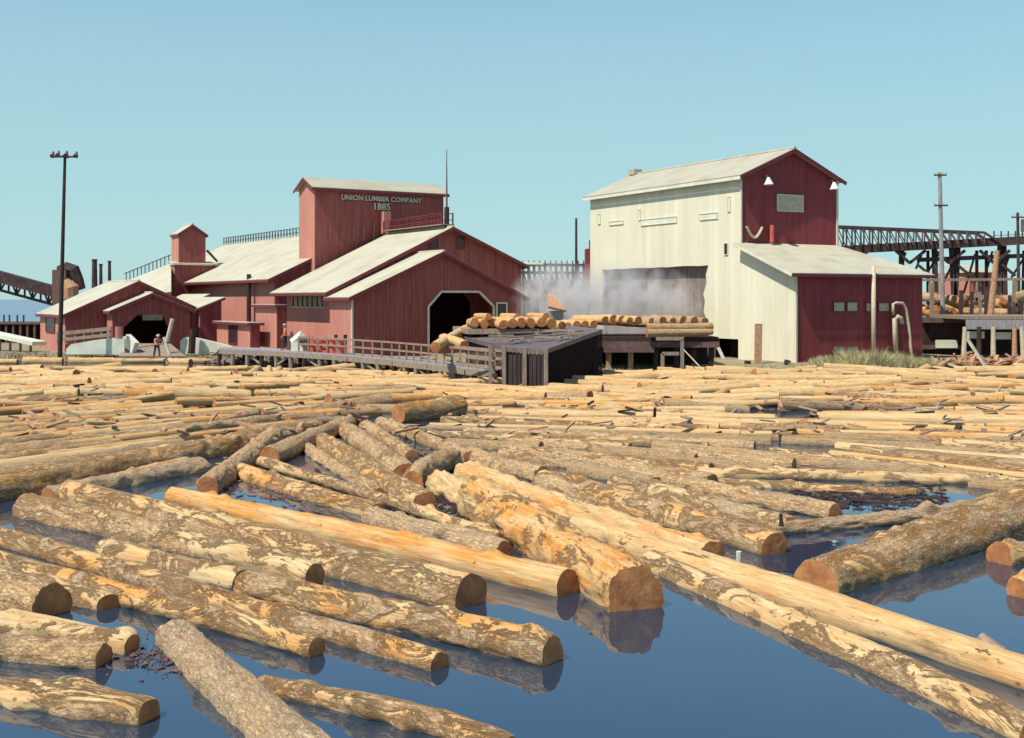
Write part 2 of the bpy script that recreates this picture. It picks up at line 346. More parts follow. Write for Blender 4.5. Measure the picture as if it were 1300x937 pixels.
def window(root,plane,a0,a1,z0,z1,c,out=-1,pane='pane',frame='trim_white',fw=.07,mull=0):
    """frame proud of the wall plane c; pane a sub-part"""
    P=(lambda a,z,d:(a,c+out*d,z)) if plane=='y' else (lambda a,z,d:(c+out*d,a,z))
    m=MB()
    def bar(a,b,z,y):
        p,q=P(a,z,.0),P(b,y,.07); m.box(min(p[0],q[0]),max(p[0],q[0]),min(p[1],q[1]),max(p[1],q[1]),min(z,y),max(z,y))
    bar(a0-fw,a1+fw,z1,z1+fw); bar(a0-fw,a1+fw,z0-fw,z0); bar(a0-fw,a0,z0,z1); bar(a1,a1+fw,z0,z1)
    for k in range(mull):
        x=a0+(a1-a0)*(k+1)/(mull+1); bar(x-.025,x+.025,z0,z1)
    f=m.build('window',M[frame],root); p=MB(); p.add([P(a0,z0,.03),P(a1,z0,.03),P(a1,z1,.03),P(a0,z1,.03)],[(0,1,2,3)]); p.build('pane',M[pane],f); return f
def octo(s0,s1,zb,zt,c0,c1,zc): return [(s0,zb),(s1,zb),(s1,zc),(c1,zt),(c0,zt),(s0,zc)]
def trim_path(root,pts,c,mat,wd=.22,name='door_trim'):
    m=MB()
    for (a,z),(b,y) in zip(pts,pts[1:]): m.beam((a,c-.05,z),(b,c-.05,y),.08,wd,up=(0,0,1) if a!=b else (1,0,0))
    return m.build(name,mat,root)

# ------------------------------------------------------------------ front gable shed with the log entrance (frame A)
A=Fr(447,85,-288)
s1=A.s_(661,0); ps=A.s_(560,0)
zl=A.z(378,0,0); zr=A.z(374,s1,0); zl=(zl+zr)/2; pz=A.z(319,ps,0)-.1
o0,o1=A.s_(545,0),A.s_(625,0); oz=A.z(372,9,0); oc=4.0
r=A.root('entrance_shed','red gabled shed with a pale-trimmed eight-sided log entrance facing the pond')
w0,w1=A.s_(631,0),A.s_(642,0)
hole=octo(o0,o1,.9,oz,A.s_(560,0),A.s_(608,0),oc)
gable(r,0,s1,0,4.2,.2,zl,zl,ps,pz,.45,.45,.5,0,fh=[hole,[(w0,3.2),(w1,3.2),(w1,4.2),(w0,4.2)]],lh=[],leftm='sunlit_pink',back=False)
trim_path(r,[(o0-.1,.95),(o0-.1,oc),(A.s_(560,0),oz+.1),(A.s_(608,0),oz+.1),(o1+.1,oc),(o1+.1,.95)],0,M['trim_white'],.16)
window(r,'y',w0,w1,3.2,4.2,-.02,pane='darkpane',fw=.12)
m=MB(); m.beam((s1+.06,-.06,.3),(s1+.06,-.06,zl),.14); m.beam((-.02,-.06,.3),(-.02,-.06,zl-.1),.12); m.build('corner_board',M['trim_white'],r)
m=MB(); m.box(o0-.3,o1+1.2,.3,4,.9,1.05); m.build('floor_planks',M['wood'],r)

# main gable mill hall
t1=4.2; mps=A.s_(571,t1); mpz=A.z(288,mps,t1)
m1=A.s_(662,t1); mzr=A.z(335,m1,t1); m0=.9; mz0=A.z(371,-.5,t1); k=(mpz-mz0)/(mps+.5); mzl=mz0+k*1.4
mtb=A.t_(343,-.5)
h=A.root('mill_hall','large red gabled mill hall with pale metal roof directly behind the entrance shed')
gable(h,m0,m1,t1,mtb,.2,mzl-.12,mzr-.12,mps,mpz-.12,1.4,.35,.6,.2,fh=[octo(o0-.6,o1+.5,.9,oz+.6,o0+.6,o1-.6,oc+.3)],lh=[],leftm='sunlit_pink')
for px in (550.5,585):
    c=A.s_(px,t1); zz=A.z(308,c,t1); window(h,'y',c-.3,c+.3,zz-.45,zz+.4,t1-.01,pane='darkpane',frame='trim_red',fw=.06)
ta,tb=A.t_(412,m0),A.t_(369,m0)
n=7
for i in range(n):
    a=ta+(tb-ta)*i/n; window(h,'x',a,a+(tb-ta)/n*.55,3.95,4.95,m0-.01,pane='darkpane',fw=.09)
# roof walkway railing on the ridge
def railing(root,p,q,n,hh,mat,name='railing',pw=.09,rails=2):
    m=MB(); p=Vector(p); q=Vector(q)
    for i in range(n+1):
        c=p.lerp(q,i/n); m.beam(c,c+Vector((0,0,hh)),pw)
    for k in range(rails):
        e=Vector((0,0,hh*(1-.45*k)-.03)); m.beam(p+e,q+e,pw*.7)
    return m.build(name,mat,root)
railing(h,(mps-.5,t1+.4,mpz),(mps-.5,mtb,mpz-.1),9,1.15,M['trim_red'])
railing(h,(mps+.5,t1+.4,mpz),(mps+.5,mtb,mpz-.1),9,1.15,M['trim_red'])
m=MB(); m.box(mps-.6,mps+.6,t1+.3,mtb,mpz+.16,mpz+.24); m.build('roof_walkway',M['wood'],h)
q=A.P(mps,t1+.5); mast=thing('roof_mast','thin dark mast standing on the front ridge of the mill hall','mast',(q.x,q.y,mpz))
m=MB(); m.tube([(0,0,0),(0,0,1.6)],[.2,.2],8); m.build('base',M['dark_wood'],mast)
m=MB(); m.tube([(0,0,1.6),(0,0,6.2)],[.09,.03],6); m.build('pole',M['iron'],mast)

# tower with the sign
TT=16.2
a0=A.s_(400,TT); a1=A.s_(563,TT); tt=A.t_(380,a0)
tz=A.z(241,(a0+a1)/2,TT); tp=tz+.85
tw=A.root('sign_tower','tall flat red tower carrying the painted company name over the mill roofs')
m=MB(); m.box(a0,a1,TT,tt,0,tz); mid=(TT+tt)/2
for x in (a0,a1-.2): m.wall([(TT,tz),(tt,tz),(mid,tp)],[],'x',x,.2)
m.build('wall',M['red_mill'],tw)
m=MB(); m.wall([(TT+.02,0.1),(tt-.02,.1),(tt-.02,tz),(mid,tp-.05),(TT+.02,tz)],[],'x',a0-.03,.03); m.build('end_wall',M['sunlit_pink'],tw)
m=MB(); e=.4; kk=(tp-tz)/(mid-TT)
m.slab([(a0-e,TT-e,tz-kk*e+.1),(a1+e,TT-e,tz-kk*e+.1),(a1+e,mid,tp+.1),(a0-e,mid,tp+.1)],.1)
m.slab([(a0-e,tt+e,tz-kk*e+.1),(a1+e,tt+e,tz-kk*e+.1),(a1+e,mid,tp+.1),(a0-e,mid,tp+.1)],.1); m.build('roof',M['roof2'],tw)
m=MB(); m.beam((a0-e,TT-e,tz-kk*e-.08),(a1+e,TT-e,tz-kk*e-.08),.06,.2)
for pa,pb in (((TT-e,tz-kk*e-.07),(mid,tp-.07)),((mid,tp-.07),(tt+e,tz-kk*e-.07))): m.beam((a0-e,pa[0],pa[1]),(a0-e,pb[0],pb[1]),.06,.2)
m.build('fascia',M['trim_red'],tw)
def text(root,s,cx,width,zc,c,mat,name,off,ext=.03):
    cu=bpy.data.curves.new('t','FONT'); cu.body=s; cu.align_x='CENTER'; cu.align_y='CENTER'; cu.size=1; cu.extrude=ext; cu.offset=off; cu.space_character=1.06
    o=bpy.data.objects.new('t',cu); COL.objects.link(o); bpy.context.view_layer.update()
    dg=bpy.context.evaluated_depsgraph_get(); me=bpy.data.meshes.new_from_object(o.evaluated_get(dg)); bpy.data.objects.remove(o)
    xs_=[v.co.x for v in me.vertices]; sc=width/(max(xs_)-min(xs_))
    for v in me.vertices:
        x,y,z=v.co; v.co=(cx+x*sc,c-z,zc+y*sc)
    me.materials.clear(); me.materials.append(mat); ob=bpy.data.objects.new(name,me); COL.objects.link(ob); ob.parent=root; return ob
x0,x1=A.s_(432.5,TT),A.s_(534.5,TT); zc=(A.z(250.5,x0,TT)+A.z(255.5,x1,TT))/2
text(tw,'UNION LUMBER COMPANY',(x0+x1)/2+.07,x1-x0,zc-.07,TT-.04,M['letter_shade'],'letter_shadow',.025,.02)
text(tw,'UNION LUMBER COMPANY',(x0+x1)/2,x1-x0,zc,TT-.09,M['letters'],'lettering',.02,.03)
x2,x3=A.s_(474,TT),A.s_(494,TT); zy=A.z(262.5,x2,TT)
text(tw,'1885',(x2+x3)/2+.07,(x3-x2),zy-.07,TT-.04,M['letter_shade'],'letter_shadow',.025,.02)
text(tw,'1885',(x2+x3)/2,(x3-x2),zy,TT-.09,M['letters'],'lettering',.02,.03)
c=A.s_(487,TT); m=MB(); m.box(c-.3,c+.35,TT-.75,TT,A.z(297,c,TT),A.z(269,c,TT)); m.build('vent_chute',M['sunlit_pink'],tw)
m=MB()
for px in (448,461,474): c=A.s_(px,TT); m.beam((c,TT-.2,A.z(305,c,TT)),(c,TT-.2,A.z(280,c,TT)),.1)
m.build('hoist_frame',M['iron'],tw)

# long shed
LS=A.root('long_shed','long red shed with pale sloping roof running back left of the sign tower')
lt0=17.4; lz=6.25; lps=9.7; lpz=10.75; lt1=58
gable(LS,.75,18.5,lt0,lt1,.2,lz+.48*.75-.1,lz+.4,lps,lpz,.8,.3,.5,.2,leftm='sunlit_pink')
m=MB(); zz=lpz+.1
for i in range(46):
    t=20+i*.84; m.beam((lps,t,zz),(lps+.0,t+.05,zz+.95),.09)
for e in (.45,.9): m.beam((lps,20,zz+e),(lps,58,zz+e),.06)
m.build('roof_railing',M['truss'],LS)
q=A.P(.2,A.t_(316,.2)); po=thing('dark_post','tall dark post against the long shed wall, left of the mill hall','post',(q.x,q.y,.2))
m=MB(); m.tube([(0,0,0),(0,0,A.z(351,.2,A.t_(316,.2)))],.2,8); m.build('shaft',M['dark_wood'],po)

# penthouse box with cupola
PT=41; b0,b1=A.s_(222,PT),A.s_(273,PT); bz=A.z(336,b0,PT)
pb=A.root('stair_penthouse','square red penthouse with flat lit roof on the far end of the long shed')
pt2=A.t_(216,b0)
m=MB(); m.box(b0,b1,PT,pt2,0,bz); m.build('wall',M['red_mill'],pb)
m=MB(); m.slab([(b0-.3,PT-.4,bz+.12),(b1+.2,PT-.4,bz+.12),(b1+.2,pt2+.3,bz+.42),(b0-.3,pt2+.3,bz+.42)],.1); m.build('roof',M['roof'],pb)
m=MB(); m.wall([(PT+.02,.2),(pt2-.02,.2),(pt2-.02,bz),(PT+.02,bz)],[],'x',b0-.03,.03); m.build('end_wall',M['sunlit_pink'],pb)
cp=A.root('roof_cupola','small red gabled cupola perched on the penthouse roof','cupola')
CT=PT+.3; c0,c1=A.s_(227,CT),A.s_(261,CT); ct2=A.t_(218,c0); cz=A.z(297,c0,CT)
gable(cp,c0,c1,CT,ct2,bz+.2,cz,cz,(c0+c1)/2,A.z(286,1,CT),.15,.2,.15,.1,leftm='sunlit_pink',th=.1)
m=MB(); m.beam((c1+.1,CT-.1,cz-1.6),(c1+1.2,CT-.1,bz+.4),.2); m.build('brace',M['truss'],cp)

# low far shed beyond
fs=A.root('far_shed','low far shed roof with rooftop rail between cupola and small gabled shed')
ft=46
m=MB()
P=[ray(158,358,128),ray(217,334.5,122),ray(217,370,108),ray(206,372,108)]
P=[Vector(p)-A.o for p in P]; R_=Matrix.Rotation(-A.rz,3,'Z'); P=[R_@p for p in P]
m.slab(P,.12); m.build('roof',M['roof'],fs)
m=MB()
for i in range(12):
    p=P[0].lerp(P[1],i/12+.04)+Vector((0,0,.05)); m.beam(p,p+Vector((0,0,.9)),.08)
m.beam(P[0]+Vector((0,0,.9)),P[1]+Vector((0,0,.9)),.07); m.build('railing',M['truss'],fs)
m=MB(); q0,q1=P[3],P[0]
m.add([P[0]-Vector((0,0,.1)),P[3]-Vector((0,0,.1)),(P[3].x,P[3].y,0),(P[0].x,P[0].y,0)],[(0,1,2,3)])
m.add([P[3]-Vector((0,0,.1)),P[2]-Vector((0,0,.1)),(P[2].x,P[2].y,0),(P[3].x,P[3].y,0)],[(0,1,2,3)]); m.build('wall',M['red'],fs)

# small annexes between small shed and mill hall
def annex(name,label,px0,px1,pxback,Y,ytop_l,ytop_r,ybase,roofrise=.0,pan='red',side='sunlit_pink',over=.25,door=None):
    fr=Fr(px0,Y,-288); a=fr.s_(px1,0); t=max(1.0,fr.t_(pxback,0)); z0=fr.z(ybase,0,0); zl_=fr.z(ytop_l,0,0); zr_=fr.z(ytop_r,a,0)
    ro=fr.root(name,label); holes=[]
    if door: d0,d1,dy=door; holes=[[(fr.s_(d0,0),z0+.05),(fr.s_(d1,0),z0+.05),(fr.s_(d1,0),fr.z(dy,0,0)),(fr.s_(d0,0),fr.z(dy,0,0))]]
    m=MB(); m.wall([(0,z0),(a,z0),(a,zr_),(0,zl_)],holes,'y',0,.15); m.wall([(.15,z0),(t,z0),(t,zr_),(.15,zr_)],[],'x',a-.15,.15)
    m.wall([(0,z0),(a,z0),(a,zr_),(0,zl_)],[],'y',t,.1); m.build('wall',M[pan],ro)
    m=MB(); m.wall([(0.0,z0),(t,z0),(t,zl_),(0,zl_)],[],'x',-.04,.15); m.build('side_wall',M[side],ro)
    m=MB(); k=(zr_-zl_)/a; e=over
    m.slab([(-e-.05,-e,zl_-k*e+.1),(a+e,-e,zr_+k*e+.1),(a+e,t+e,zr_+k*e+.1),(-e-.05,t+e,zl_-k*e+.1)],.09); m.build('roof',M['roof'],ro)
    m=MB(); m.beam((-e,-e-.02,zl_-k*e-.04),(a+e,-e-.02,zr_+k*e-.04),.05,.18); m.beam((-e-.07,-e,zl_-k*e-.04),(-e-.07,t+e,zl_-k*e-.04),.05,.18); m.build('fascia',M['trim_red'],ro)
    return ro
annex('lean_to_annex','low sloping-roofed red annex with dark side just right of the small gabled shed',254,281,222,97,391,380,440)
annex('roof_annex','small pale-roofed annex tucked behind the right eave of the small gabled shed',246,262,214,103,383,376,440)
dx=annex('doorway_annex','pink-walled box annex with a narrow dark doorway below the dark post',318,330,276,88.5,411,411,443,pan='red')
ax=annex('walkway_hut','narrow pink hut with thin pale roof beside the mill hall wall',352,358,325,88.0,388,388,442,pan='red')
fx=Fr(318,88.5,-288); window(dx,'x',fx.t_(302,0),fx.t_(292,0),fx.z(437,0,1.5),fx.z(415,0,1.5),-.05,pane='darkpane',frame='trim_red')

# small gabled shed on the left with porch
B=Fr(83,92,-288); bs=B.s_(261,0); bl=B.z(399,0,0); bp=B.z(356.5,bs/2,0); bt=B.t_(51,0)
sh=B.root('small_gabled_shed','low wide red gabled shed with pale roof at the left end of the mill')
gable(sh,0,bs,0,bt,.2,bl,bl,bs/2,bp-.1,.35,.35,.5,.3,fh=[octo(3.6,8.2,.25,3.2,4.6,7.2,2.4)],leftm='sunlit_pink')
window(sh,'x',B.t_(70,0),B.t_(59,0),1.9,3.0,-.01,pane='darkpane',frame='trim_red')
pf=-2.2; q0,q1=B.s_(143,pf),B.s_(241,pf); qp=B.s_(192,pf); qz=B.z(394,q0,pf); qpz=B.z(373.5,qp,pf)
pr=B.root('entrance_porch','smaller gabled red porch with broad dark opening in front of the small gabled shed','porch')
d0,d1=B.s_(157,pf),B.s_(214,pf); dz=B.z(399.5,5,pf)
gable(pr,q0,q1,pf,-.05,.2,qz,qz,qp,qpz,.35,.35,.4,0,fh=[octo(d0,d1,.35,dz,B.s_(175,pf),B.s_(206,pf),B.z(416,5,pf))],leftm='sunlit_pink',back=False)
m=MB(); m.box(B.s_(181,pf),B.s_(206,pf),pf-.08,pf+.1,dz-.45,dz+.0); m.build('header_board',M['wood'],pr)

# ------------------------------------------------------------------ right building (frame R)
R=Fr(942,82,-163)
rb=R.root('white_head_house','tall barn-like building with cream side wall, red gable end and pale roof')
rs=R.s_(1062,0); rt=R.t_(750,0); rz0=R.z(222,0,0); rz1=R.z(229,rs,0); rz0=(rz0+rz1)/2; rpk=R.z(191,rs/2,0)
lt=R.t_(1010,0)                                            # lean-to front (negative)
bt0,bt1=R.t_(900,0),R.t_(765,0); bzt=(R.z(337,0,bt0)+R.z(342,0,bt1))/2
w=MB(); f=[(0,0),(rs,0),(rs,rz0),(rs/2,rpk),(0,rz0)]
w.wall(f,[],'y',0,.2); w.wall(f,[],'y',rt-.2,.2); w.wall([(.2,0),(rt-.2,0),(rt-.2,rz0),(.2,rz0)],[],'x',rs-.2,.2); w.build('gable_wall',M['red'],rb)
w=MB(); kz=2.0
hz=R.z(430,0,1.5); ht0,ht1=R.t_(938,0),R.t_(906,0)
zle=R.z(309.5,0,0); zlf=R.z(344,0,lt)
outer=[(lt,-.4),(ht0,-.4),(ht0,hz),(ht1,hz),(ht1,-.4),(bt0+.15,-.4),(bt0,bzt*.3),(bt0+.1,bzt*.42),(bt0+.55,bzt*.52),(bt0+.4,bzt*.63),(bt0+.6,bzt*.7),(bt0+.2,bzt*.82),(bt0+.3,bzt*.9),(bt0,bzt)]+[(bt0+(bt1-bt0)*k_/14,bzt+(-.10 if k_%3 else .04)*((k_*k_)%4)*.35) for k_ in range(1,14)]+[(bt1,bzt),(bt1-.2,bzt*.8),(bt1,bzt*.6),(bt1-.12,bzt*.3),(bt1,-.4),(rt,-.4),(rt,rz0),(0.001,rz0),(0,zle),(lt,zlf)]
w.wall(outer,[],'x',-.05,.24); w.build('side_wall',M['white_wall'],rb)
kr_=(rpk-rz0)/(rs/2); e=.45
L=[(-e-.1,-.5,rz0-kr_*e+.12),(rs/2,-.5,rpk+.12),(rs/2,rt+.4,rpk+.12),(-e-.1,rt+.4,rz0-kr_*e+.12)]
Q=[(rs/2,-.5,rpk+.12),(rs+e,-.5,rz0-kr_*e+.12),(rs+e,rt+.4,rz0-kr_*e+.12),(rs/2,rt+.4,rpk+.12)]
m=MB(); m.slab(L,.1); m.slab(Q,.1); ro=m.build('roof',M['roof2'],rb)
m=MB(); m.tube([(rs/2,-.5,rpk+.14),(rs/2,rt+.4,rpk+.14)],.1,8); m.box(rs/2-.4,rs/2+.4,rt-.6,rt+.3,rpk+.05,rpk+.5); m.build('ridge_cap',M['roof2'],ro)
m=MB()
for pa,pb in ((L[0],L[1]),(Q[0],Q[1])): m.beam((pa[0],-.53,pa[2]-.18),(pb[0],-.53,pb[2]-.18),.06,.26)
m.build('fascia',M['trim_red'],rb)
m=MB(); m.beam((-e-.1,-.5,L[0][2]-.2),(-e-.1,rt+.4,L[0][2]-.2),.06,.22); m.build('eave_board',M['concrete'],rb)
m=MB()
for px in (941.5,): m.beam((-.09,-.03,zle),(-.09,-.03,rz0),.1)
m.beam((rs+.03,-.03,zle),(rs+.03,-.03,rz0),.14); m.build('corner_board',M['trim_white'],rb)
window(rb,'y',R.s_(987,0),R.s_(1018,0),R.z(267,3.5,0),R.z(248,3.5,0),-.02,fw=.08,mull=1)
# shuttered openings on the cream wall
for (xa,xb,ya,yb,mt) in ((775,792,280,284,'concrete'),(815,860,275,282,'concrete'),(890,912,270,277,'concrete'),(921,925,309,323,'darkpane'),(925,928,250,268,'concrete'),(760,763,272,284,'concrete'),(812,814,266,279,'concrete')):
    t_a,t_b=R.t_(xb,0),R.t_(xa,0); window(rb,'x',t_a,t_b,R.z(yb,0,t_a),R.z(ya,0,t_a),-.06,pane=mt,frame='white_wall',fw=.04)
# bay recess
m=MB(); m.wall([(bt0-.3,-.4),(bt1+.3,-.4),(bt1+.3,bzt+.3),(bt0-.3,bzt+.3)],[],'x',.55,.15); m.build('bay_wall',M['bay'],rb)
m=MB(); m.box(.2,.54,bt0-.4,bt0-.25,-.4,bzt+.2); m.box(.2,.54,bt1+.2,bt1+.35,-.4,bzt+.2); m.box(.2,.54,bt0-.25,bt1+.2,bzt+.12,bzt+.3); m.build('bay_lining',M['dark_wood'],rb)
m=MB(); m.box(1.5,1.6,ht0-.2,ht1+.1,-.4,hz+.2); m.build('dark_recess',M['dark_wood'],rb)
m=MB(); t=ht1-.1; m.beam((-.25,t,-.3),(-.25,t,hz),.2); m.beam((-.3,t-.3,hz),(-.3,t-1.9,-.3),.16); m.build('opening_post',M['trim_white'],rb)
# gable fittings
for px,py in ((967,231),(1050,237)):
    c=R.s_(px,0); zz=R.z(py,c,0); m=MB(); m.tube([(c,-.05,zz+.35),(c,-.5,zz+.4),(c,-.7,zz+.2)],.04,6); fl=m.build('lamp_bracket',M['iron'],rb)
    m=MB(); m.tube([(c,-.7,zz+.25),(c,-.72,zz+.1),(c,-.75,zz-.25)],[.08,.16,.34],12); m.build('lamp_shade',M['lamp'],fl)
c=R.s_(977,0); m=MB(); m.tube([(c,-.25,R.z(308,c,0)),(c,-.25,R.z(286,c,0))],.16,10); m.build('red_cylinder',M['redpaint'],rb)
m=MB(); ca,cb=R.s_(946,0),R.s_(966,0); zz=R.z(288,ca,0)
m.tube([(ca+(cb-ca)*i/8,-.15,zz-.75*math.sin(math.pi*i/8)) for i in range(9)],.1,6); m.build('hose',M['pipe'],rb)
m=MB(); m.box(R.s_(948,0),R.s_(966,0),-.08,0,R.z(306,1,0),R.z(296,1,0)); m.build('hatch',M['trim_red'],rb)
# lean-to
le=R.root('red_lean_to','low red lean-to with hipped pale roof against the front of the cream-walled building')
ls=R.s_(1171,lt)
w=MB(); wins=[]
def hz_(x0,x1,y0,y1): return R.s_(x0,lt),R.s_(x1,lt),R.z(y1,R.s_(x0,lt),lt),R.z(y0,R.s_(x0,lt),lt)
w.wall([(.1,-.3),(ls,-.3),(ls,zlf-.1),(.1,zlf-.1)],[],'y',lt,.15); w.wall([(lt+.15,-.3),(6,-.3),(6,zlf-.1),(lt+.15,zlf-.1)],[],'x',ls-.15,.15); w.build('wall',M['red'],le)
for q in ((1058,1071.5,384,395),(1075,1088,384,395),(1099,1105,385,395),(1115,1128,385,395),(1058,1072,440,449),(1075,1089,440,449)):
    a,b_,z0,z1=hz_(*q); window(le,'y',a,b_,z0,z1,lt-.01,fw=.04,frame='trim_red')
m=MB(); oL=-.75; zf=zlf+.05; zb_=zle+.08; kk=(zb_-zf)/(-lt); ff=lt-.5; zff=zf-kk*.5
m.slab([(oL,ff,zff),(ls+.7,ff,zff),(rs+.1,.0,zb_),(oL,0,zb_)],.1)
m.slab([(ls+.7,ff,zff),(ls+.7,6,zff),(rs+.1,6,zb_),(rs+.1,0,zb_)],.1); m.build('roof',M['roof'],le)
m=MB(); m.beam((oL,ff-.03,zff-.16),(ls+.7,ff-.03,zff-.16),.05,.18); m.build('fascia',M['trim_red'],le)
m=MB(); m.beam((oL-.02,ff,zff-.16),(oL-.02,0,zb_-.16),.05,.16); m.build('rake_board',M['trim_white'],le)
m=MB(); m.beam((.03,lt-.03,-.2),(.03,lt-.03,zlf-.15),.12); m.build('corner_board',M['trim_white'],le)
# pipes in front of the lean-to
def pipe(name,label,pts,rr,Yp=None,mat='pipe',cat='pipe'):
    fr=[R.P(R.s_(x,lt-.5),lt-.5,R.z(y,R.s_(x,lt-.5),lt-.5)) for x,y in pts]
    m=MB(); m.tube(fr,rr,10); o=m.build(name,M[mat],smooth=True); return tag(o,label,cat)
pipe('vent_stack','tall straight pale stack rising past the eave of the red lean-to',[(1109,468),(1109,338)],.15)
m=MB(); a=R.s_(1109,lt-.5)
pipe('hooped_pipe','thin pale pipe bent over in a tall hoop beside the right corner of the lean-to',[(1134,400),(1134,386),(1138,384.5),(1146,385),(1150,392),(1154,415),(1156,440),(1160,470)],.1)
pipe('standpipe','short thick pale standpipe with curled top, left of the hooped pipe',[(1137,450),(1136,405),(1139,402),(1143,404),(1145,411)],.17)
pipe('valve_stem','low rusty valve stem at the foot of the tall stack',[(1101,450),(1106,450),(1106,466)],.12,mat='iron')

# ------------------------------------------------------------------ light pole
def thing_at(name,label,cat,px,py,z=0,group=None): p=grd(px,py,z); return thing(name,label,cat,p,0,group)
Yp=86; b=ray(76,440,Yp); t=ray(82.5,197,Yp); lp=thing('light_pole','very tall dark floodlight pole beside the small gabled shed','light pole',(b.x,b.y,.3))
m=MB(); m.tube([(0,0,0),(t.x-b.x,0,t.z-.3)],[.17,.10],10); pole=m.build('pole',M['dark_wood'],lp)
m=MB(); m.beam((t.x-b.x-.9,0,t.z-.42),(t.x-b.x+.9,0,t.z-.42),.12); m.beam((t.x-b.x,-.5,t.z-.42),(t.x-b.x,.5,t.z-.42),.12); m.build('crossarm',M['truss'],lp)
for dx,dy in ((-.85,0),(.85,0),(-.3,-.4),(.3,-.4)):
    m=MB(); c=Vector((t.x-b.x+dx,dy,t.z-.35)); m.tube([c+Vector((0,0,.3)),c+Vector((0,-.05,.1)),c+Vector((0,-.2,-.05))],[.07,.11,.19],10); m.build('floodlight',M['iron'],lp)

# utility poles
def upole(px,ybot,ytop,Y,label,arms,r=.16,lean=0,mat='grey_wood'):
    b=ray(px,ybot,Y); t=ray(px+lean,ytop,Y); u=thing('utility_pole',label,'utility pole',(b.x,b.y,b.z)); d=t-b
    m=MB(); m.tube([(0,0,0),d],[r,r*.7],10); m.build('pole',M[mat],u)
    for ya,wd in arms:
        p=d*((ybot-ya)/(ybot-ytop)); m=MB(); m.beam(p+Vector((-wd/2,-.12,0)),p+Vector((wd/2,-.12,0)),.12)
        a=m.build('crossarm',M['truss'],u); m=MB()
        for k in (-.46,-.2,.2,.46): m.tube([p+Vector((wd*k,-.12,.06)),p+Vector((wd*k,-.12,.26))],[.05,.035],6)
        m.build('insulators',M['pipe'],a)
    return u
upole(1198,440,219,95,'tall utility pole with two crossarms right of the lean-to',[(222.5,1.0),(261,1.1)],.2,-5)
u=upole(1294,440,270,105,'shorter utility pole with a dark transformer near the right end of the trestle',[(276,1.2)],.17,-2,'truss')
m=MB(); m.tube([(.4,-.2,10.2),(.4,-.2,11.3)],.32,10); m.build('transformer',M['iron'],u)
for px,yt,yb,lab in ((120,331,372,'thick first and tallest'),(128,337,372,'short middle'),(139,333,372,'thin right-hand')):
    b=ray(px,yb+30,118); t=ray(px,yt,118); m=MB(); m.tube([b,t],[.35 if px==120 else .24,.25 if px==120 else .15],8); m.tube([t,t+Vector((0,0,.15))],.3 if px==120 else .2,8)
    tag(m.build('smoke_stack',M['truss']),lab+' of three dark stacks above the small shed roof','stack')
for px,yt,yb,Y in ((731.5,277,345,120),):
    b=ray(px,yb+60,Y); t=ray(px,yt,Y); m=MB(); m.tube([b,t],[.17,.11],8); tag(m.build('lone_pole',M['truss']),'lone dark pole rising behind the gap left of the cream wall','pole')

# ------------------------------------------------------------------ trusses / trestles
def truss(root,p,q,hh,n,mat,name='truss',bw=.25,flip=False,xbr=True):
    m=MB(); p=Vector(p); q=Vector(q); up=Vector((0,0,hh))
    m.beam(p,q,bw); m.beam(p+up,q+up,bw)
    for i in range(n+1):
        c=p.lerp(q,i/n); m.beam(c,c+up,bw*.6)
        if i<n:
            d=p.lerp(q,(i+1)/n)
            if (i%2==0)!=flip: m.beam(c,d+up,bw*.6)
            else: m.beam(c+up,d,bw*.6)
    return m.build(name,mat,root)
cv=thing('inclined_conveyor','covered conveyor bridge sloping down from the left edge to its head tower','conveyor',(0,0,0))
p=ray(-60,352,140); q=ray(72,388,140); truss(cv,p,q,2.0,13,M['truss'],bw=.3)
m=MB(); p2=ray(-60,335,140); q2=ray(76,372,140); m.beam(p2,q2,1.6,1.3); m.build('gallery',M['truss'],cv)
ht=thing('conveyor_head_tower','dark boxy conveyor head with rounded pale chute behind the floodlight pole','tower',(0,0,0))
m=MB(); c=ray(79,345,138); m.box(c.x-.8,c.x+.8,c.y-1,c.y+1,.2,c.z+.2); m.build('leg',M['iron'],ht)
m=MB(); pts=[ray(x,y,138) for x,y in ((74,343),(84,341),(94,344),(100,356),(104,367))]; m.tube(pts,[.5,.8,.8,.6,.45],8); m.build('hood',M['truss'],ht)
m=MB(); m.tube([ray(82,358,137),ray(90,366,137),ray(90,380,137)],[.6,.95,.8],10); m.build('chute',M['slab'],ht)

tr=thing('elevated_trestle','long elevated timber trestle with railed gallery crossing behind the lean-to','trestle',(0,0,0))
Yt=112
p=ray(1040,319,Yt); q=ray(1340,303,Yt)
m=MB(); m.beam(p,q,1.6,.75); m.build('deck_beam',M['truss'],tr)
p=ray(1056,315,Yt); q=ray(1245,310,Yt-1)
m=MB(); P0=ray(1056,288,Yt); P1=ray(1245,296,Yt); n=17
for dy in (-.9,.9):
    D=Vector((0,dy,0)); m.beam(P0+D,P1+D,.22); m.beam(P1+D,ray(1264,308,Yt)+D,.18)
    for i in range(n+1):
        a=P0.lerp(P1,i/n)+D; b_=p.lerp(q,i/n)+D; m.beam(a,b_,.13)
        if i<n: c_=p.lerp(q,(i+1)/n)+D; m.beam(a,c_,.08)
m.build('gallery_frame',M['truss'],tr)
m=MB(); 
for x in range(1262,1345,9): c=ray(x,306,Yt); m.beam(c,c+Vector((0,0,.95)),.1)
m.beam(ray(1262,299,Yt),ray(1340,296,Yt),.05); m.build('railing',M['truss'],tr)
m=MB(); m.beam(ray(1165,330,Yt),ray(1345,323,Yt),.5,.4); m.build('lower_beam',M['truss'],tr)
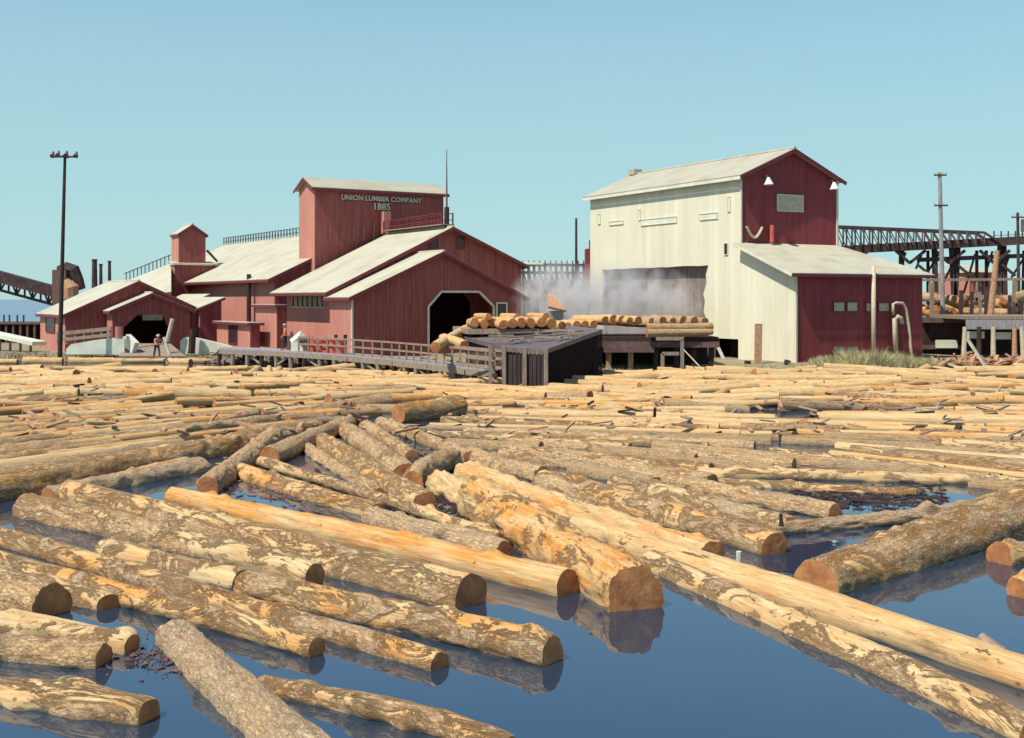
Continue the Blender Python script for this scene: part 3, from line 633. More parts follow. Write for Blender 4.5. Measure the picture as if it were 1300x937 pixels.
for x,ln in ((1098,3),(1145,3),(1186,-4),(1208,-6),(1216,6),(1270,5),(1274,-3),(1325,4)):
    m=MB(); a=ray(x,312,Yt); b_=ray(x-ln,430,Yt); m.beam(a,b_,.42); m.build('trestle_leg',M['truss'],tr)
for x in (1155,1205,1262):
    for e in (-18,20): m=MB(); m.beam(ray(x+e,318,Yt-.5),ray(x,334,Yt-.5),.25); m.build('knee_brace',M['truss'],tr)
    m=MB(); m.beam(ray(x+10,336,Yt-.5),ray(x+27,350,Yt-.5),.22); m.build('knee_brace',M['truss'],tr)
for x in range(1150,1330,22):
    m=MB(); y0_=rnd.uniform(318,326); m.beam(ray(x,y0_,Yt+.6),ray(x+rnd.choice((-20,20)),rnd.uniform(350,400),Yt+.6),.16); m.build('diagonal_brace',M['truss'],tr)
for x in (1178,1196,1240,1252,1300): m=MB(); m.beam(ray(x,318,Yt+1.2),ray(x+rnd.uniform(-3,3),432,Yt+1.2),.24); m.build('trestle_leg',M['truss'],tr)
# rails / pipes across at two heights
for y,lab in ((355.5,'upper long horizontal rail crossing in front of the salmon kiln'),(377,'lower long horizontal rail in front of the brown log heap')):
    m=MB(); a=ray(1168,y,100); b_=ray(1345,y-1.5,100); m.beam(a,b_,.22)
    for x in (1180,1240,1290,1330): m.beam(ray(x,y,100),ray(x,440,100),.16)
    tag(m.build('yard_rail',M['wood']),lab,'rail')
# leaning pole
m=MB(); m.tube([ray(1266,318,92),ray(1254,432,92)],[.2,.28],9); tag(m.build('leaning_pole',M['slab']),'pale brown leaning pole in front of the salmon kiln and trestle','pole')
# salmon kiln building with arches
kf=Fr(1231,116,-163); kn=kf.root('kiln_building','small salmon building with two arched panels under the trestle')
ks=kf.s_(1262,0); kz=kf.z(346,0,0)
m=MB(); m.box(0,ks,0,4,.2,kz); m.build('wall',M['sunlit_pink'],kn)
m=MB(); m.slab([(-.4,-.5,kz+.05),(ks+.4,-.5,kz+.05),(ks+.4,4.4,kz+1),(-.4,4.4,kz+1)],.12); m.build('roof',M['roof'],kn)
for i in range(2):
    m=MB(); c=ks*(.28+.45*i); ww=ks*.19; z0=kf.z(374,0,0); zt=kf.z(355,0,0)
    pts=[(c-ww,z0),(c+ww,z0)]+[(c+ww*math.cos(a),zt+ww*.8*math.sin(a)) for a in [math.pi*k/8 for k in range(9)]]
    m.wall(pts,[],'y',-.08,.08); m.build('arch_panel',M['pink'],kn)

# misty trestle in the gap
gp=thing('gap_trestle','pale grey timber trestle seen through steam between the two mills','trestle',(0,0,0))
m=MB()
for x in range(664,760,7):
    m.beam(ray(x,338,125),ray(x+1,432,125),.28); m.beam(ray(x,345,125),ray(x+9,372,125),.16); m.beam(ray(x,338,125),ray(x,331,125),.12)
for y in (336,346,362,378): m.beam(ray(655,y,125),ray(762,y+1,125),.3)
m.build('frame',M['truss'],gp)
m=MB(); m.wall([(0,0),(8.5,0),(8.5,5.9),(0,6.4)],[],'y',0,.2); o=m.build('plank_screen',M['bay'],gp); o.location=(1.2,128,.2)
m=MB(); a=[ray(648,331,112),ray(688,332.5,112),ray(690,335,112),ray(646,335,112)]; m.slab([a[0]+Vector((0,2,0)),a[1]+Vector((0,2,0)),a[2],a[3]],.1); m.beam((a[2].x-.3,112.6,.2),(a[2].x-.3,112.6,a[3].z-.05),.2); m.beam((a[3].x+.3,112.6,.2),(a[3].x+.3,112.6,a[3].z-.05),.2)
tag(m.build('flat_shed',[M['roof']]),'low flat pale-roofed shed just right of the mill hall eave','shed')
m=MB(); c=ray(743,345,110); m.box(c.x,c.x+.75,109,111,.2,c.z+2.1); m.box(c.x+.35,c.x+.75,109.2,110.2,c.z+2.1,c.z+2.9)
tag(m.build('red_chimney',[M['red']]),'dark red brick-coloured chimney block peeking out left of the cream wall','chimney')
hd=thing('conveyor_hood','small sloping salmon hood in the steam between the buildings','hood',(0,0,0))
m=MB(); a=ray(694,377,80); b_=ray(719,394,80); m.slab([ray(694,373,82),ray(703,373,82),ray(719,394,80),ray(696,389,80)],.15); m.build('roof',M['slab'],hd)
m=MB(); m.box(2.5,3.5,80.4,82,.3,3.75); m.build('body',M['grey_wood'],hd)

# ------------------------------------------------------------------ far left low shed and ramp
dk=thing('dark_dock_shed','low dark open dock shed at the left edge beyond the small gabled shed','shed',(0,0,0))
m=MB(); a=ray(-60,409,112); b_=ray(50,410,112)
m.box(a.x,b_.x,112,116,a.z-.2,a.z); m.build('roof',M['iron'],dk)
m=MB(); m.box(a.x,b_.x,115.5,115.7,.2,a.z-.2)
m.build('back_wall',M['dark_wood'],dk)
m=MB()
for x in range(-55,52,9): c=ray(x,410,112.2); m.beam((c.x,c.y,.2),(c.x,c.y,a.z-.2),.18)
m.build('posts',M['iron'],dk)
for x in (5,12,22,30): m=MB(); c=ray(x,409,113); m.beam(c,c+Vector((0,0,.7)),.12); m.build('rooftop_stub',M['truss'],dk)
m=MB(); m.beam(ray(-30,419,96),ray(50,436,93),1.4,.3); o=m.build('sloping_gangway',M['concrete']); tag(o,'pale sloping gangway descending at the left edge to the small gabled shed','gangway')
m=MB()
for x in range(-26,52,13): p=ray(x,421+(x+30)*.21,95); m.beam(p,(p.x,p.y,.2),.15)
o2=m.build('support_posts',M['wood'],o)

# concrete aprons
def prism_px(name,mat,pts,Y,th,label,cat,back=None):
    m=MB(); P=[ray(x,y,Y) for x,y in pts]; n=len(P); Q=[p+Vector((0,th,0)) for p in P]
    m.add(P+Q,[tuple(range(n)),tuple(reversed(range(n,2*n)))]+[(i,i+n,(i+1)%n+n,(i+1)%n) for i in range(n)]); return tag(m.build(name,M[mat]),label,cat)
prism_px('concrete_apron','concrete',[(84,450),(84,443),(90,437),(122,431.5),(155,427.5),(158,429),(158,450)],88.2,.6,'pale wedge-shaped concrete wall left of the porch opening','concrete wall')
prism_px('concrete_apron','concrete',[(229,450),(229,433),(233,428.5),(243,428),(270,434),(293,440),(300,450)],88.2,.6,'pale concrete wall sloping down to the right of the porch opening','concrete wall')
m=MB(); m.beam(ray(161,431,88.5),ray(172,442,87.8),.4,.9); tag(m.build('concrete_block',M['concrete']),'tilted grey concrete block at the left jamb of the porch opening','block')
m=MB(); m.slab([ray(163,436,91),ray(216,436,91),ray(236,452,86.8),(ray(150,452,86.8))],.4); tag(m.build('log_ramp',M['wood']),'short timber ramp running from the porch opening to the water','ramp')
for (x0,y0,x1,y1,lab,r_,mt) in ((245,418,243,449,'thick dark mooring post before the right concrete wall',.26,'dark_wood'),(219,405,212,434,'pale leaning plank propped by the right jamb of the porch',.16,'pipe'),(208,428,216,452,'white diagonal strut behind the worker at the porch',.12,'trim_white'),(151,415,151,430,'short pale post at the left corner of the porch',.28,'pink')):
    m=MB(); m.tube([ray(x1,y1,87.6),ray(x0,y0,87.6)],r_,8); tag(m.build('mooring_post' if 'mooring' in lab else 'propped_post',M[mt]),lab,'post')
# railing by small shed
fn=thing('plank_fence','low two-rail plank fence before the left wall of the small gabled shed','fence',(0,0,0))
m=MB()
for x in range(74,141,11): y=432-(x-74)*.13; m.beam(ray(x,y+6,89.2),ray(x,y-9,89.2),.16)
m.build('posts',M['wood'],fn); m=MB(); m.beam(ray(72,424,89.1),ray(141,417,89.1),.09,.28); m.beam(ray(72,432,89.1),ray(141,425,89.1),.09,.24); m.build('rails',M['wood'],fn)

# ------------------------------------------------------------------ walkway on piles
wk=thing('pile_walkway','long weathered timber walkway on piles curving from the porch to the slatted log deck','walkway',(0,0,0))
pts=[ray(278,441.5,82),ray(350,444.5,79),ray(425,449,75),ray(500,455.5,69),ray(560,462,64.5),ray(628,470.5,60)]
pts=[Vector((p.x,p.y,p.z)) for p in pts]
m=MB()
for p,q in zip(pts,pts[1:]):
    off=Vector((.25,1,0)).normalized()*1.8; m.slab([p,q,q+off,p+off],.12)
    d=(q-p); 
m.build('deck',M['grey_wood'],wk)
m=MB()
for p,q in zip(pts,pts[1:]): m.beam(p+Vector((0,.05,-.27)),q+Vector((0,.05,-.27)),.15,.28)
m.build('stringer',M['wood'],wk)
def along(t):
    n=len(pts)-1; i=min(int(t*n),n-1); return pts[i].lerp(pts[i+1],t*n-i)
for i in range(21):
    p=along(i/20); m=MB(); m.tube([(p.x+rnd.uniform(-.1,.1),p.y+.15,-.5),(p.x,p.y+.15,p.z-.15)],.15,8); m.build('pile',M['wood'] if i%3 else M['dark_wood'],wk); m=MB(); m.tube([(p.x+rnd.uniform(-.1,.1)+.4,p.y+1.7,-.5),(p.x+.4,p.y+1.7,p.z-.15)],.14,8); m.build('pile',M['dark_wood'] if i%3 else M['wood'],wk)
m=MB()
for i in range(24):
    p=along(.28+.72*i/23); m.beam(p+Vector((0,.1,-.1)),p+Vector((0,.1,1.0)),.1)
for hh in (.95,.5):
    for i in range(12): m.beam(along(.28+.06*i)+Vector((0,.1,hh)),along(.28+.06*(i+1))+Vector((0,.1,hh)),.06,.1)
m.build('handrail',M['wood'],wk)
for i in range(0,20,2):
    p,q=along(i/20),along((i+1)/20); s_=1 if i%4 else -1
    m=MB(); m.beam((p.x,p.y+.2,p.z-.3 if s_>0 else .1),(q.x,q.y+.2,.1 if s_>0 else q.z-.3),.12); m.build('cross_brace',M['wood'],wk)

# stuff on walkway
def drum(px,py,Y,w,h,label,mat,name='oil_drum'):
    p=ray(px,py,Y); m=MB(); m.tube([(0,0,0),(0,0,h*.32),(0,0,h*.34),(0,0,h*.36),(0,0,h*.66),(0,0,h*.68),(0,0,h*.7),(0,0,h)],[w,w,w*1.06,w,w,w*1.06,w,w],14); o=m.build(name,M[mat]); o.location=p; return tag(o,label,'drum','red drums on the walkway' if mat=='redpaint' else None)
for i,x in enumerate((399,407,415.5,424,433)):
    drum(x,448.6+i*.4,77.5-i*.6,.3,.92,'%s red drum on the walkway below the pink hall wall'%('leftmost','second','middle','fourth','rightmost')[i],'redpaint')
m=MB(); p=ray(381,445.5,78.6); m.box(p.x-.55,p.x+.55,p.y-.3,p.y+.5,p.z,p.z+.55); m.tube([(p.x-.55,p.y+.1,p.z+.55),(p.x,p.y+.1,p.z+.95),(p.x+.5,p.y+.1,p.z+.5)],[.25,.4,.2],8)
tag(m.build('canvas_bundle',M['white_obj']),'white canvas-covered bundle on the walkway left of the red drums','bundle')
m=MB(); p=ray(370,445,79.2); m.box(p.x-.25,p.x+.2,p.y-.2,p.y+.3,p.z,p.z+1.0); m.tube([(p.x,p.y,p.z+1.0),(p.x,p.y,p.z+1.25)],.1,8); m.beam((p.x+.2,p.y,p.z+.9),(p.x+.55,p.y,p.z+1.1),.07)
tag(m.build('winch',M['iron']),'dark upright winch between the walkway worker and the white bundle','winch')
m=MB(); p=ray(389,445.8,78.3); m.box(p.x-.2,p.x+.2,p.y-.2,p.y+.2,p.z,p.z+.6); m.tube([(p.x-.45,p.y,p.z+.75),(p.x+.45,p.y,p.z+.75)],.25,12)
tag(m.build('cable_drum',M['iron']),'dark cable drum between the white bundle and the red drums','cable drum')
for x,lab in ((425,'leaning dark stake behind the rightmost red drums'),(437,'tall dark stake at the right of the red drums')):
    m=MB(); m.tube([ray(x,462,76),ray(x+1.5,425,76)],.12,7); tag(m.build('stake',M['dark_wood']),lab,'stake')

# ------------------------------------------------------------------ slatted log deck + haul platform
ld=thing('slatted_log_deck','raised grey log deck with dark slatted front wall in the centre of the shore','log deck',(0,0,0))
K=[ray(585,426,70),ray(640,440.5,58.6),ray(693,443.5,56.6),ray(765,418,65),ray(712,412,75)]
m=MB(); n=len(K); Q=[p-Vector((0,0,.22)) for p in K]
m.add(K+Q,[(0,1,2),(0,2,4),(2,3,4),(5,7,6),(5,9,7),(7,9,8)]+[(i,i+n,(i+1)%n+n,(i+1)%n) for i in range(n)]); m.build('deck_planks',M['deckgrey'],ld)
def skirt(p,q,zb,mat,name,inset=.05):
    p=Vector(p); q=Vector(q); d=(q-p); L_=d.length; m=MB(); k=max(2,int(L_/.26))
    for i in range(k):
        a=p.lerp(q,(i+.08)/k); b_=p.lerp(q,(i+.92)/k); a.z-=.24; b_.z-=.24; w_=rnd.uniform(-.02,.02); h_=zb+rnd.uniform(-.0,.25)
        m.add([(a.x,a.y+w_,a.z),(b_.x,b_.y+w_,b_.z),(b_.x,b_.y+w_,h_),(a.x,a.y+w_,h_),(a.x,a.y+w_+.06,a.z),(b_.x,b_.y+w_+.06,b_.z),(b_.x,b_.y+w_+.06,h_),(a.x,a.y+w_+.06,h_)],[(0,1,2,3),(7,6,5,4),(0,4,5,1),(1,5,6,2),(2,6,7,3),(3,7,4,0)])
    return m.build(name,mat,ld)
skirt(K[1]+Vector((.05,.1,0)),K[2]+Vector((-.05,.1,0)),-.2,M['slat'],'slat_wall')
skirt(K[2]+Vector((0,.15,0)),K[3]+Vector((0,.15,0)),-.2,M['shaded_wood'],'dark_side_wall')
m=MB(); a_,b_=K[2]+Vector((-.3,.4,-.3)),K[3]+Vector((-.3,.3,-.3)); m.add([(a_.x,a_.y,a_.z),(b_.x,b_.y,b_.z),(b_.x,b_.y,-.3),(a_.x,a_.y,-.3)],[(0,1,2,3)]); a_,b_=K[1]+Vector((.2,.4,-.3)),K[2]+Vector((-.3,.4,-.3)); m.add([(a_.x,a_.y,a_.z),(b_.x,b_.y,b_.z),(b_.x,b_.y,-.3),(a_.x,a_.y,-.3)],[(0,1,2,3)]); m.build('gap_backing',M['dark_wood'],ld)  # dark panels added behind the slats so no light shows through the gaps
skirt(K[0]+Vector((.3,0,0)),K[1]+Vector((.1,.3,0)),-.2,M['dark_wood'],'left_side_wall')
m=MB()
for p in (K[1],K[2],K[1].lerp(K[2],.5)): m.beam((p.x,p.y-.05,-.6),(p.x,p.y-.05,p.z+.05),.2)
m.beam((K[1].x-.7,K[1].y+.3,-.6),(K[1].x-.7,K[1].y+.3,K[1].z+.1),.16); m.build('corner_post',M['wood'],ld)
m=MB()
for k_ in (.75,.35,-.1): p=K[1]; m.beam((p.x-2.6,p.y+2.5,p.z-.3+k_-.75+.2),(p.x-.1,p.y+.1,p.z-.2+k_-.75),.08,.14)
m.build('side_rails',M['wood'],ld)

a_,b_=ray(594,420,67.2),ray(712,419,67.2)
m=MB(); m.slab([(a_.x,67.4,2.86),(b_.x,67.4,2.86),(b_.x-.9,72,2.9),(a_.x-1.1,72,2.9)],.3); m.build('raised_bed',M['wood'],ld)
m=MB()
for k_ in range(9): x=a_.x+.15+(b_.x-a_.x-.3)*k_/8; m.beam((x,67.6,2.1),(x,67.6,2.6),.16)
m.box(a_.x,b_.x,68.2,68.3,2.0,2.58); m.build('bed_support',M['dark_wood'],ld)
m=MB(); rg=random.Random(5)
for k_ in range(16):
    x=rg.uniform(-.6,3.8); y=rg.uniform(60.5,66); c=Vector((x,y,2.2+(y-59)*.05+.12+max(0,x)*.07)); a=rg.uniform(-.5,1.2); d=Vector((math.cos(a),math.sin(a),.02))*rg.uniform(.4,1.3); m.beam(c-d,c+d,.22,.07)
m.build('loose_planks',M['wood'],ld)
dd=thing('timber_log_landing','dark timber landing on heavy posts along the foot of the cream wall','landing',(0,0,0))
zt=2.25; m=MB(); xa,xb=3.6,12.6
m.box(xa,xb,72,79,zt-.3,zt); m.build('deck',M['dark_wood'],dd)
m=MB(); m.box(xa,xb,76,76.2,-.4,zt-.3); m.build('back_wall',M['dark_wood'],dd)
for x in (727,741,772,800,832,858,880,902):
    c=ray(x,430,72.3); m=MB(); m.beam((c.x,72.3,-.4),(c.x+.05,72.3,zt-.3),.32); m.build('post',M['slab'] if x in (772,800) else M['wood'] if x%2 else M['dark_wood'],dd)
m=MB(); m.beam((xa,71.9,zt-.45),(xb,71.9,zt-.45),.25,.35); m.beam((ray(766,0,72).x,71.8,1.5),(ray(830,0,72).x,71.8,1.5),.3,.35); m.build('cross_beam',M['iron'],dd)
fr_=thing('sawhorse_scaffold','pale open timber scaffold standing before the dark log landing','scaffold',(0,0,0)); m=MB()
for a,b_ in (((866,431),(866,467)),((833,430),(868,430)),((841,449),(841,470)),((841,449),(862,449))): m.beam(ray(*a,70.5),ray(*b_,70.5),.2)
m.build('posts',M['wood'],fr_)
m=MB(); m.tube([ray(868,444,70.4),ray(908,486,66)],.035,5); tag(m.build('guy_cable',M['pipe']),'thin pale cable slanting from the timber scaffold down to the logs','cable')
# post at cream wall, dark stubs
m=MB(); m.beam(ray(962,474,77),ray(963,411,77),.42); tag(m.build('square_post',M['slab']),'square brown post in front of the cream wall','post')
for x0,y0,x1,y1,l_ in ((948,470,949,458,'short dark stub left of the square brown post'),(970,474,968,467,'tiny dark stub right of the square brown post'),(997,468,1000,457,'thin dark stub nearest the lean-to corner')):
    m=MB(); m.tube([ray(x0,y0+4,76),ray(x1,y1,76)],.22,7); tag(m.build('stub_post',M['dark_wood']),l_,'stub')

# right crib and platform
cr=thing('log_crib','dark cribwork platform loaded with brown logs right of the lean-to','crib',(0,0,0))
m=MB(); a=ray(1176,404,88); b_=ray(1232,404,88); m.box(a.x,b_.x,89.2,93,-.2,a.z); m.box(a.x,b_.x+6,92.8,93,-.2,a.z); m.build('body',M['dark_wood'],cr)
m=MB(); m.box(a.x,b_.x,88.6,89.2,a.z-.35,a.z); m.box(a.x,b_.x,88.7,89.1,.8,1.1); m.build('edge_beam',M['iron'],cr)
m=MB(); m.box(ray(1191,0,88).x,ray(1217,0,88).x,88.2,88.6,ray(0,442,88).z,ray(0,432,88).z); m.build('pale_board',M['concrete'],cr)
pl=thing('wharf_platform','broad pale-edged timber wharf on stout posts at the right edge','platform',(0,0,0))
a=ray(1226,401,84); b_=ray(1345,401,84)
m=MB(); m.box(a.x,b_.x,84,91,a.z-.25,a.z); m.build('deck',M['wood'],pl)
m=MB(); m.box(a.x,b_.x,83.8,84,a.z-.95,a.z-.28); m.build('edge_board',M['grey_wood'],pl)
m=MB(); m.box(ray(1228,0,84).x,ray(1252,0,84).x,84.3,84.5,ray(0,430,84).z,ray(0,421,84).z); m.box(ray(1262,0,84).x,ray(1286,0,84).x,84.3,84.5,ray(0,431,84).z,ray(0,422,84).z); m.build('lower_board',M['concrete'],pl)
for x,mt,l_ in ((1225,'trim_white',2),(1261,'trim_white',0),(1288,'slab',0),(1297,'trim_white',-3),(1243,'dark_wood',0),(1330,'trim_white',0)):
    m=MB(); m.tube([ray(x-l_,466,83.5),ray(x,415,83.5)],[.2,.15],9); m.build('post',M['pipe'] if mt=='trim_white' else M[mt],pl)
m=MB(); m.box(a.x,b_.x,89.5,89.8,0,a.z-.3); m.build('back_wall',M['dark_wood'],pl)

# ------------------------------------------------------------------ logs
def log_data(seed,L=10,r0=.35,r1=.3,nseg=20,nring=40,knots=5,rough=.02,bend=.1):
    rg=random.Random(seed); vs=[]; fs=[]; o=Vector((seed*13.7,seed*3.1,0))
    kn=[(rg.uniform(.05,.95)*L,rg.uniform(0,6.28),rg.uniform(.05,.1)) for _ in range(knots)]
    ph=rg.uniform(0,6.28); b1=rg.uniform(-1,1)*bend; ov=rg.uniform(0,.07)
    for i in range(nring+1):
        x=L*i/nring; R0=r0+(r1-r0)*i/nring; e=min(i,nring-i)
        if e==0: x+= .02 if i==0 else -.02
        cy=b1*math.sin(math.pi*i/nring)+.03*math.sin(5*x/L+ph); cz=.03*math.sin(4*x/L+ph*2)*bend*5
        for k in range(nseg):
            a=2*math.pi*k/nseg; R1=R0*(1+ov*math.cos(2*a+ph))
            n1=noise.noise(Vector((x*.5,math.cos(a)*R0*3,math.sin(a)*R0*3))+o)*R0*.13+noise.noise(Vector((x*2.6,math.cos(a)*R0*9,math.sin(a)*R0*9))+o)*rough+noise.noise(Vector((x*6,math.cos(a)*R0*24,math.sin(a)*R0*24))+o)*rough*.55
            for kx,ka,kr in kn:
                dx=(x-kx); da=(a-ka+math.pi)%(2*math.pi)-math.pi; dd_=(dx/.16)**2+(da*R0/.1)**2
                if dd_<6: n1+=kr*math.exp(-dd_)
            if e==0: n1-=.02
            vs.append((x,cy+(R1+n1)*math.cos(a),cz+(R1+n1)*math.sin(a)))
    for i in range(nring):
        for k in range(nseg):
            k2=(k+1)%nseg; fs.append((i*nseg+k,(i+1)*nseg+k,(i+1)*nseg+k2,i*nseg+k2))
    me=bpy.data.meshes.new('log'); me.from_pydata(vs,[],fs); me.materials.append(M['log']); me.polygons.foreach_set('use_smooth',[True]*len(fs)); me.update()
    caps=[]
    for j in (0,nring):
        ring=[vs[j*nseg+k] for k in range(nseg)]; c=Vector((sum(p[0] for p in ring)/nseg,sum(p[1] for p in ring)/nseg,sum(p[2] for p in ring)/nseg))
        sg=-1 if j==0 else 1; cv_=list(ring); cf=[]
        inner=[tuple(c.lerp(Vector(p),.55)+Vector((sg*(.008+.006*noise.noise(Vector(p)*6+o)),0,0))) for p in ring]; cv_+=inner; cv_.append(tuple(c+Vector((sg*.01,0,0))))
        for k in range(nseg):
            k2=(k+1)%nseg; cf.append((k,k2,nseg+k2,nseg+k)); cf.append((nseg+k,nseg+k2,2*nseg))
        if j==0: cf=[tuple(reversed(f)) for f in cf]
        cm=bpy.data.meshes.new('cut_end'); cm.from_pydata(cv_,[],[tuple(reversed(f)) for f in cf]); cm.materials.append(M['end']); cm.update(); caps.append(cm)
    return me,caps
def put_log(data,p,q,label,group=None,peel=.3,warm=.2,roll=None,scale=(1,1,1),name='floating_log',ends=(1,1),cat='log'):
    me,caps=data; o=bpy.data.objects.new(name,me); COL.objects.link(o); p=Vector(p); d=Vector(q)-p
    X=d.normalized(); Yv=Vector((0,0,1)).cross(X).normalized(); Z=X.cross(Yv); Rm=Matrix((X,Yv,Z)).transposed().to_4x4()
    ro=Matrix.Rotation(rnd.uniform(0,6.28) if roll is None else roll,4,'X')
    o.matrix_world=Matrix.Translation(p)@Rm@ro@Matrix.Diagonal(scale+(1,)); o['peel']=float(peel); o['warm']=float(warm); tag(o,label,cat,group)
    for c,e in zip(caps,ends):
        if e: k=bpy.data.objects.new('cut_end',c); COL.objects.link(k); k.parent=o
    return o
SEG=[]   # plan segments of placed logs (ax,ay,bx,by,r)
# x0,y0,x1,y1,w0,w1,peel,warm,dz,label
HAND=[
(-50,822,131,835,33,35,.35,.0,0,'thick grey log at the left edge ending dark beside the patch of floating bark bits'),
(-60,786,168,818,26,27,.62,.1,.03,'half-peeled pale log behind the thick grey log beside the floating bark bits'),
(-130,722,62,768,52,52,0.4,0.5,0,'fat brown log at the left edge with a big round black end'),
(-60,697,137,766,28,28,0.5,0.4,0,'log with small brown-streaked end just right of the fat black-ended log'),
(-40,700,402,822,24,26,0.4,0.5,.05,'long slim bark log ending in a pale collar and dark tip at lower left'),
(-60,664,560,840,26,28,0.38,0.5,.02,'longest bark log crossing the lower left, running off under the bottom edge'),
(128,697,307,738,26,26,.45,.0,0,'grey log with bare pale tip at left, butted against a broken stub'),
(306,742,702,832,32,42,0.36,0.5,0,'thick grey-barked log ending in a round brown end at the bottom centre-left'),
(196,681,400,731,20,29,.6,.0,.05,'short log with peeled pale right end and dark ringed butt'),
(33,643,330,712,36,32,.3,.1,-.02,'bark log with white collar around its left end, near the left edge'),
(86,626,600,754,30,50,0.5,0.4,.02,'big long log with pale peeled middle and dark red cut end at centre-left'),
(217,627,724,742,20,38,.95,.95,.03,'smooth orange peeled log ending in a round brown butt at the centre'),
(300,598,478,650,20,22,0.42,0.5,.0,'slim bark log starting at the gap right of the crossed logs'),
(470,655,640,702,26,28,.1,.1,-.03,'bark log with splintered dark end behind the orange peeled log'),
(331,584,636,681,11,13,.55,.1,.12,'very thin pale pole lying over the bark logs in the middle'),
(388,567,480,628,13,15,.2,.1,.0,'thin dark-sided log beside the red reflection in the middle left'),
(408,559,540,636,20,27,.35,.2,.03,'log slanting down right with pale orange collar near its lower end'),
(430,538,514,601,18,27,.25,.2,.03,'steep slanting log with chunky dark lower end, centre of the fan'),
(450,533,522,577,12,15,.3,.2,.0,'thin slanting log second in the fan of logs at centre'),
(482,536,598,580,14,17,.25,.9,.0,'slanting log in the fan ending in a bright orange tip'),
(524,610,571,581,26,24,.25,.1,.05,'short stubby chunk of log pointing up right in the centre gap'),
(262,616,348,552,25,20,.15,.2,.08,'steep log with pale collar leaning up right, left of centre'),
(340,578,450,532,22,16,.2,.3,.1,'log pointing up right with hollow orange broken end'),
(-90,634,302,562,50,28,0.36,0.4,0,'very thick bark log coming in from the left edge at mid height'),
(60,630,256,592,26,22,.15,.7,-.03,'dark reddish log along the near side of the very thick left log'),
(-60,598,150,563,17,14,.25,.2,0,'slim bark log above the very thick left log'),
(-60,577,372,531,15,12,.2,.1,0,'long slim log sweeping up right across the left raft'),
(-60,556,326,524,14,12,.25,.2,0,'long log furthest back of the up-right sweeping left raft'),
(608,630,812,752,50,66,.62,.9,.05,'massive rough orange log with shaggy peeled bark and broad dark red end'),
(557,612,640,655,30,34,.9,.1,-.02,'pale bare slab-sided log end lying behind the massive orange log'),
(590,598,907,702,26,30,.75,.6,.0,'pale log with orange underside running down right behind the massive log'),
(736,668,1330,862,34,40,.72,.35,.03,'very long pale peeled log crossing the lower right water'),
(828,714,1320,938,32,46,0.42,0,-.08,'long patchy-barked log floating against the near side of the very long pale log'),
(1037,734,1345,632,52,62,0.3,0.6,.02,'huge bark log at the right with an orange slanted left end'),
(975,671,1320,638,16,18,.2,.2,.05,'slim log with broken branches crossing behind the huge right bark log'),
(1270,706,1350,690,34,34,.5,1,.0,'orange-ended log poking in at the right edge'),
(1292,750,1360,738,30,30,.6,1,.0,'small pale orange log end lowest at the right edge'),
(820,605,1062,652,19,24,.15,.2,.0,'bark log with round brown end near the open water at right'),
(782,610,1004,668,22,26,.5,.1,.0,'pale half-peeled log below the round-ended log at centre right'),
(598,575,690,604,20,24,.2,.1,.0,'short bark log right of the stubby chunk'),
(688,608,985,692,26,34,0.38,0.4,.03,'thick bark log slanting right toward the big red reflection'),
(880,600,1320,612,13,14,.55,.2,0,'straight pale pole along the far edge of the right-hand open water'),
(905,612,1165,624,12,12,.4,.3,0,'dark-sided thin log bordering the right-hand open water'),
(1270,632,1330,630,18,18,.8,1,.02,'small bright yellow-orange log butt above the slim branched log'),
(640,575,905,612,22,24,.2,.1,.0,'bark log crossing mid-right with a round stub end'),
(300,553,405,540,18,14,.3,.1,.0,'short bark log left of the fan apex'),
(505,523,583,513,20,24,.35,.7,.2,'tan log tilted up on the far raft left of the slatted deck'),
(560,533,900,545,12,12,.4,.1,0,'straight pale log across the middle distance'),
(590,548,960,566,13,14,.2,.1,0,'straight bark log across the middle distance with knots'),
(640,562,1010,590,15,16,.2,.1,0,'dark knotty log behind the round-stub log'),
(216,806,420,985,40,60,.1,.0,-.05,'grey bark slab-like log pointing into the bottom edge near the left'),
(330,868,650,950,24,30,.5,.5,.0,'slim tan log in the open water at the bottom edge, centre'),
(-80,868,190,905,34,38,.4,.3,.0,'bark log lowest in the bottom left corner'),
]
def from_px(x0,y0,x1,y1,w0,w1,dz):
    res=[]
    for x,y,wv in ((x0,y0,w0),(x1,y1,w1)):
        Y=F*HC/(y-HY); r_=wv*Y/(1.62*F)
        Y=F*(HC-.5*r_-dz)/(y-HY); r_=wv*Y/(1.62*F); Yc=Y+.35*r_
        res.append((Vector(((x-CX)/F*Y,Yc,.3*r_+dz)),r_))
    return res
for i,(x0,y0,x1,y1,w0,w1,pe,wa,dz,lab) in enumerate(HAND):
    (p,r0),(q,r1)=from_px(x0,y0,x1,y1,w0,w1,dz); L_=(q-p).length
    near=y1>600 or y0>600
    if pe<.5 and i>3: pe+=.12; wa=min(1,wa+.2)
    d=log_data(i+1,L_,r0,r1,40 if near else 20,max(24,int(L_*(15 if near else 5))),rnd.randint(5,13),.06 if 'massive' in lab else .034 if pe<.5 else .012,rnd.uniform(.03,.12))
    put_log(d,p,q,lab,None,pe,wa); SEG.append((p.x,p.y,q.x,q.y,(r0+r1)/2))
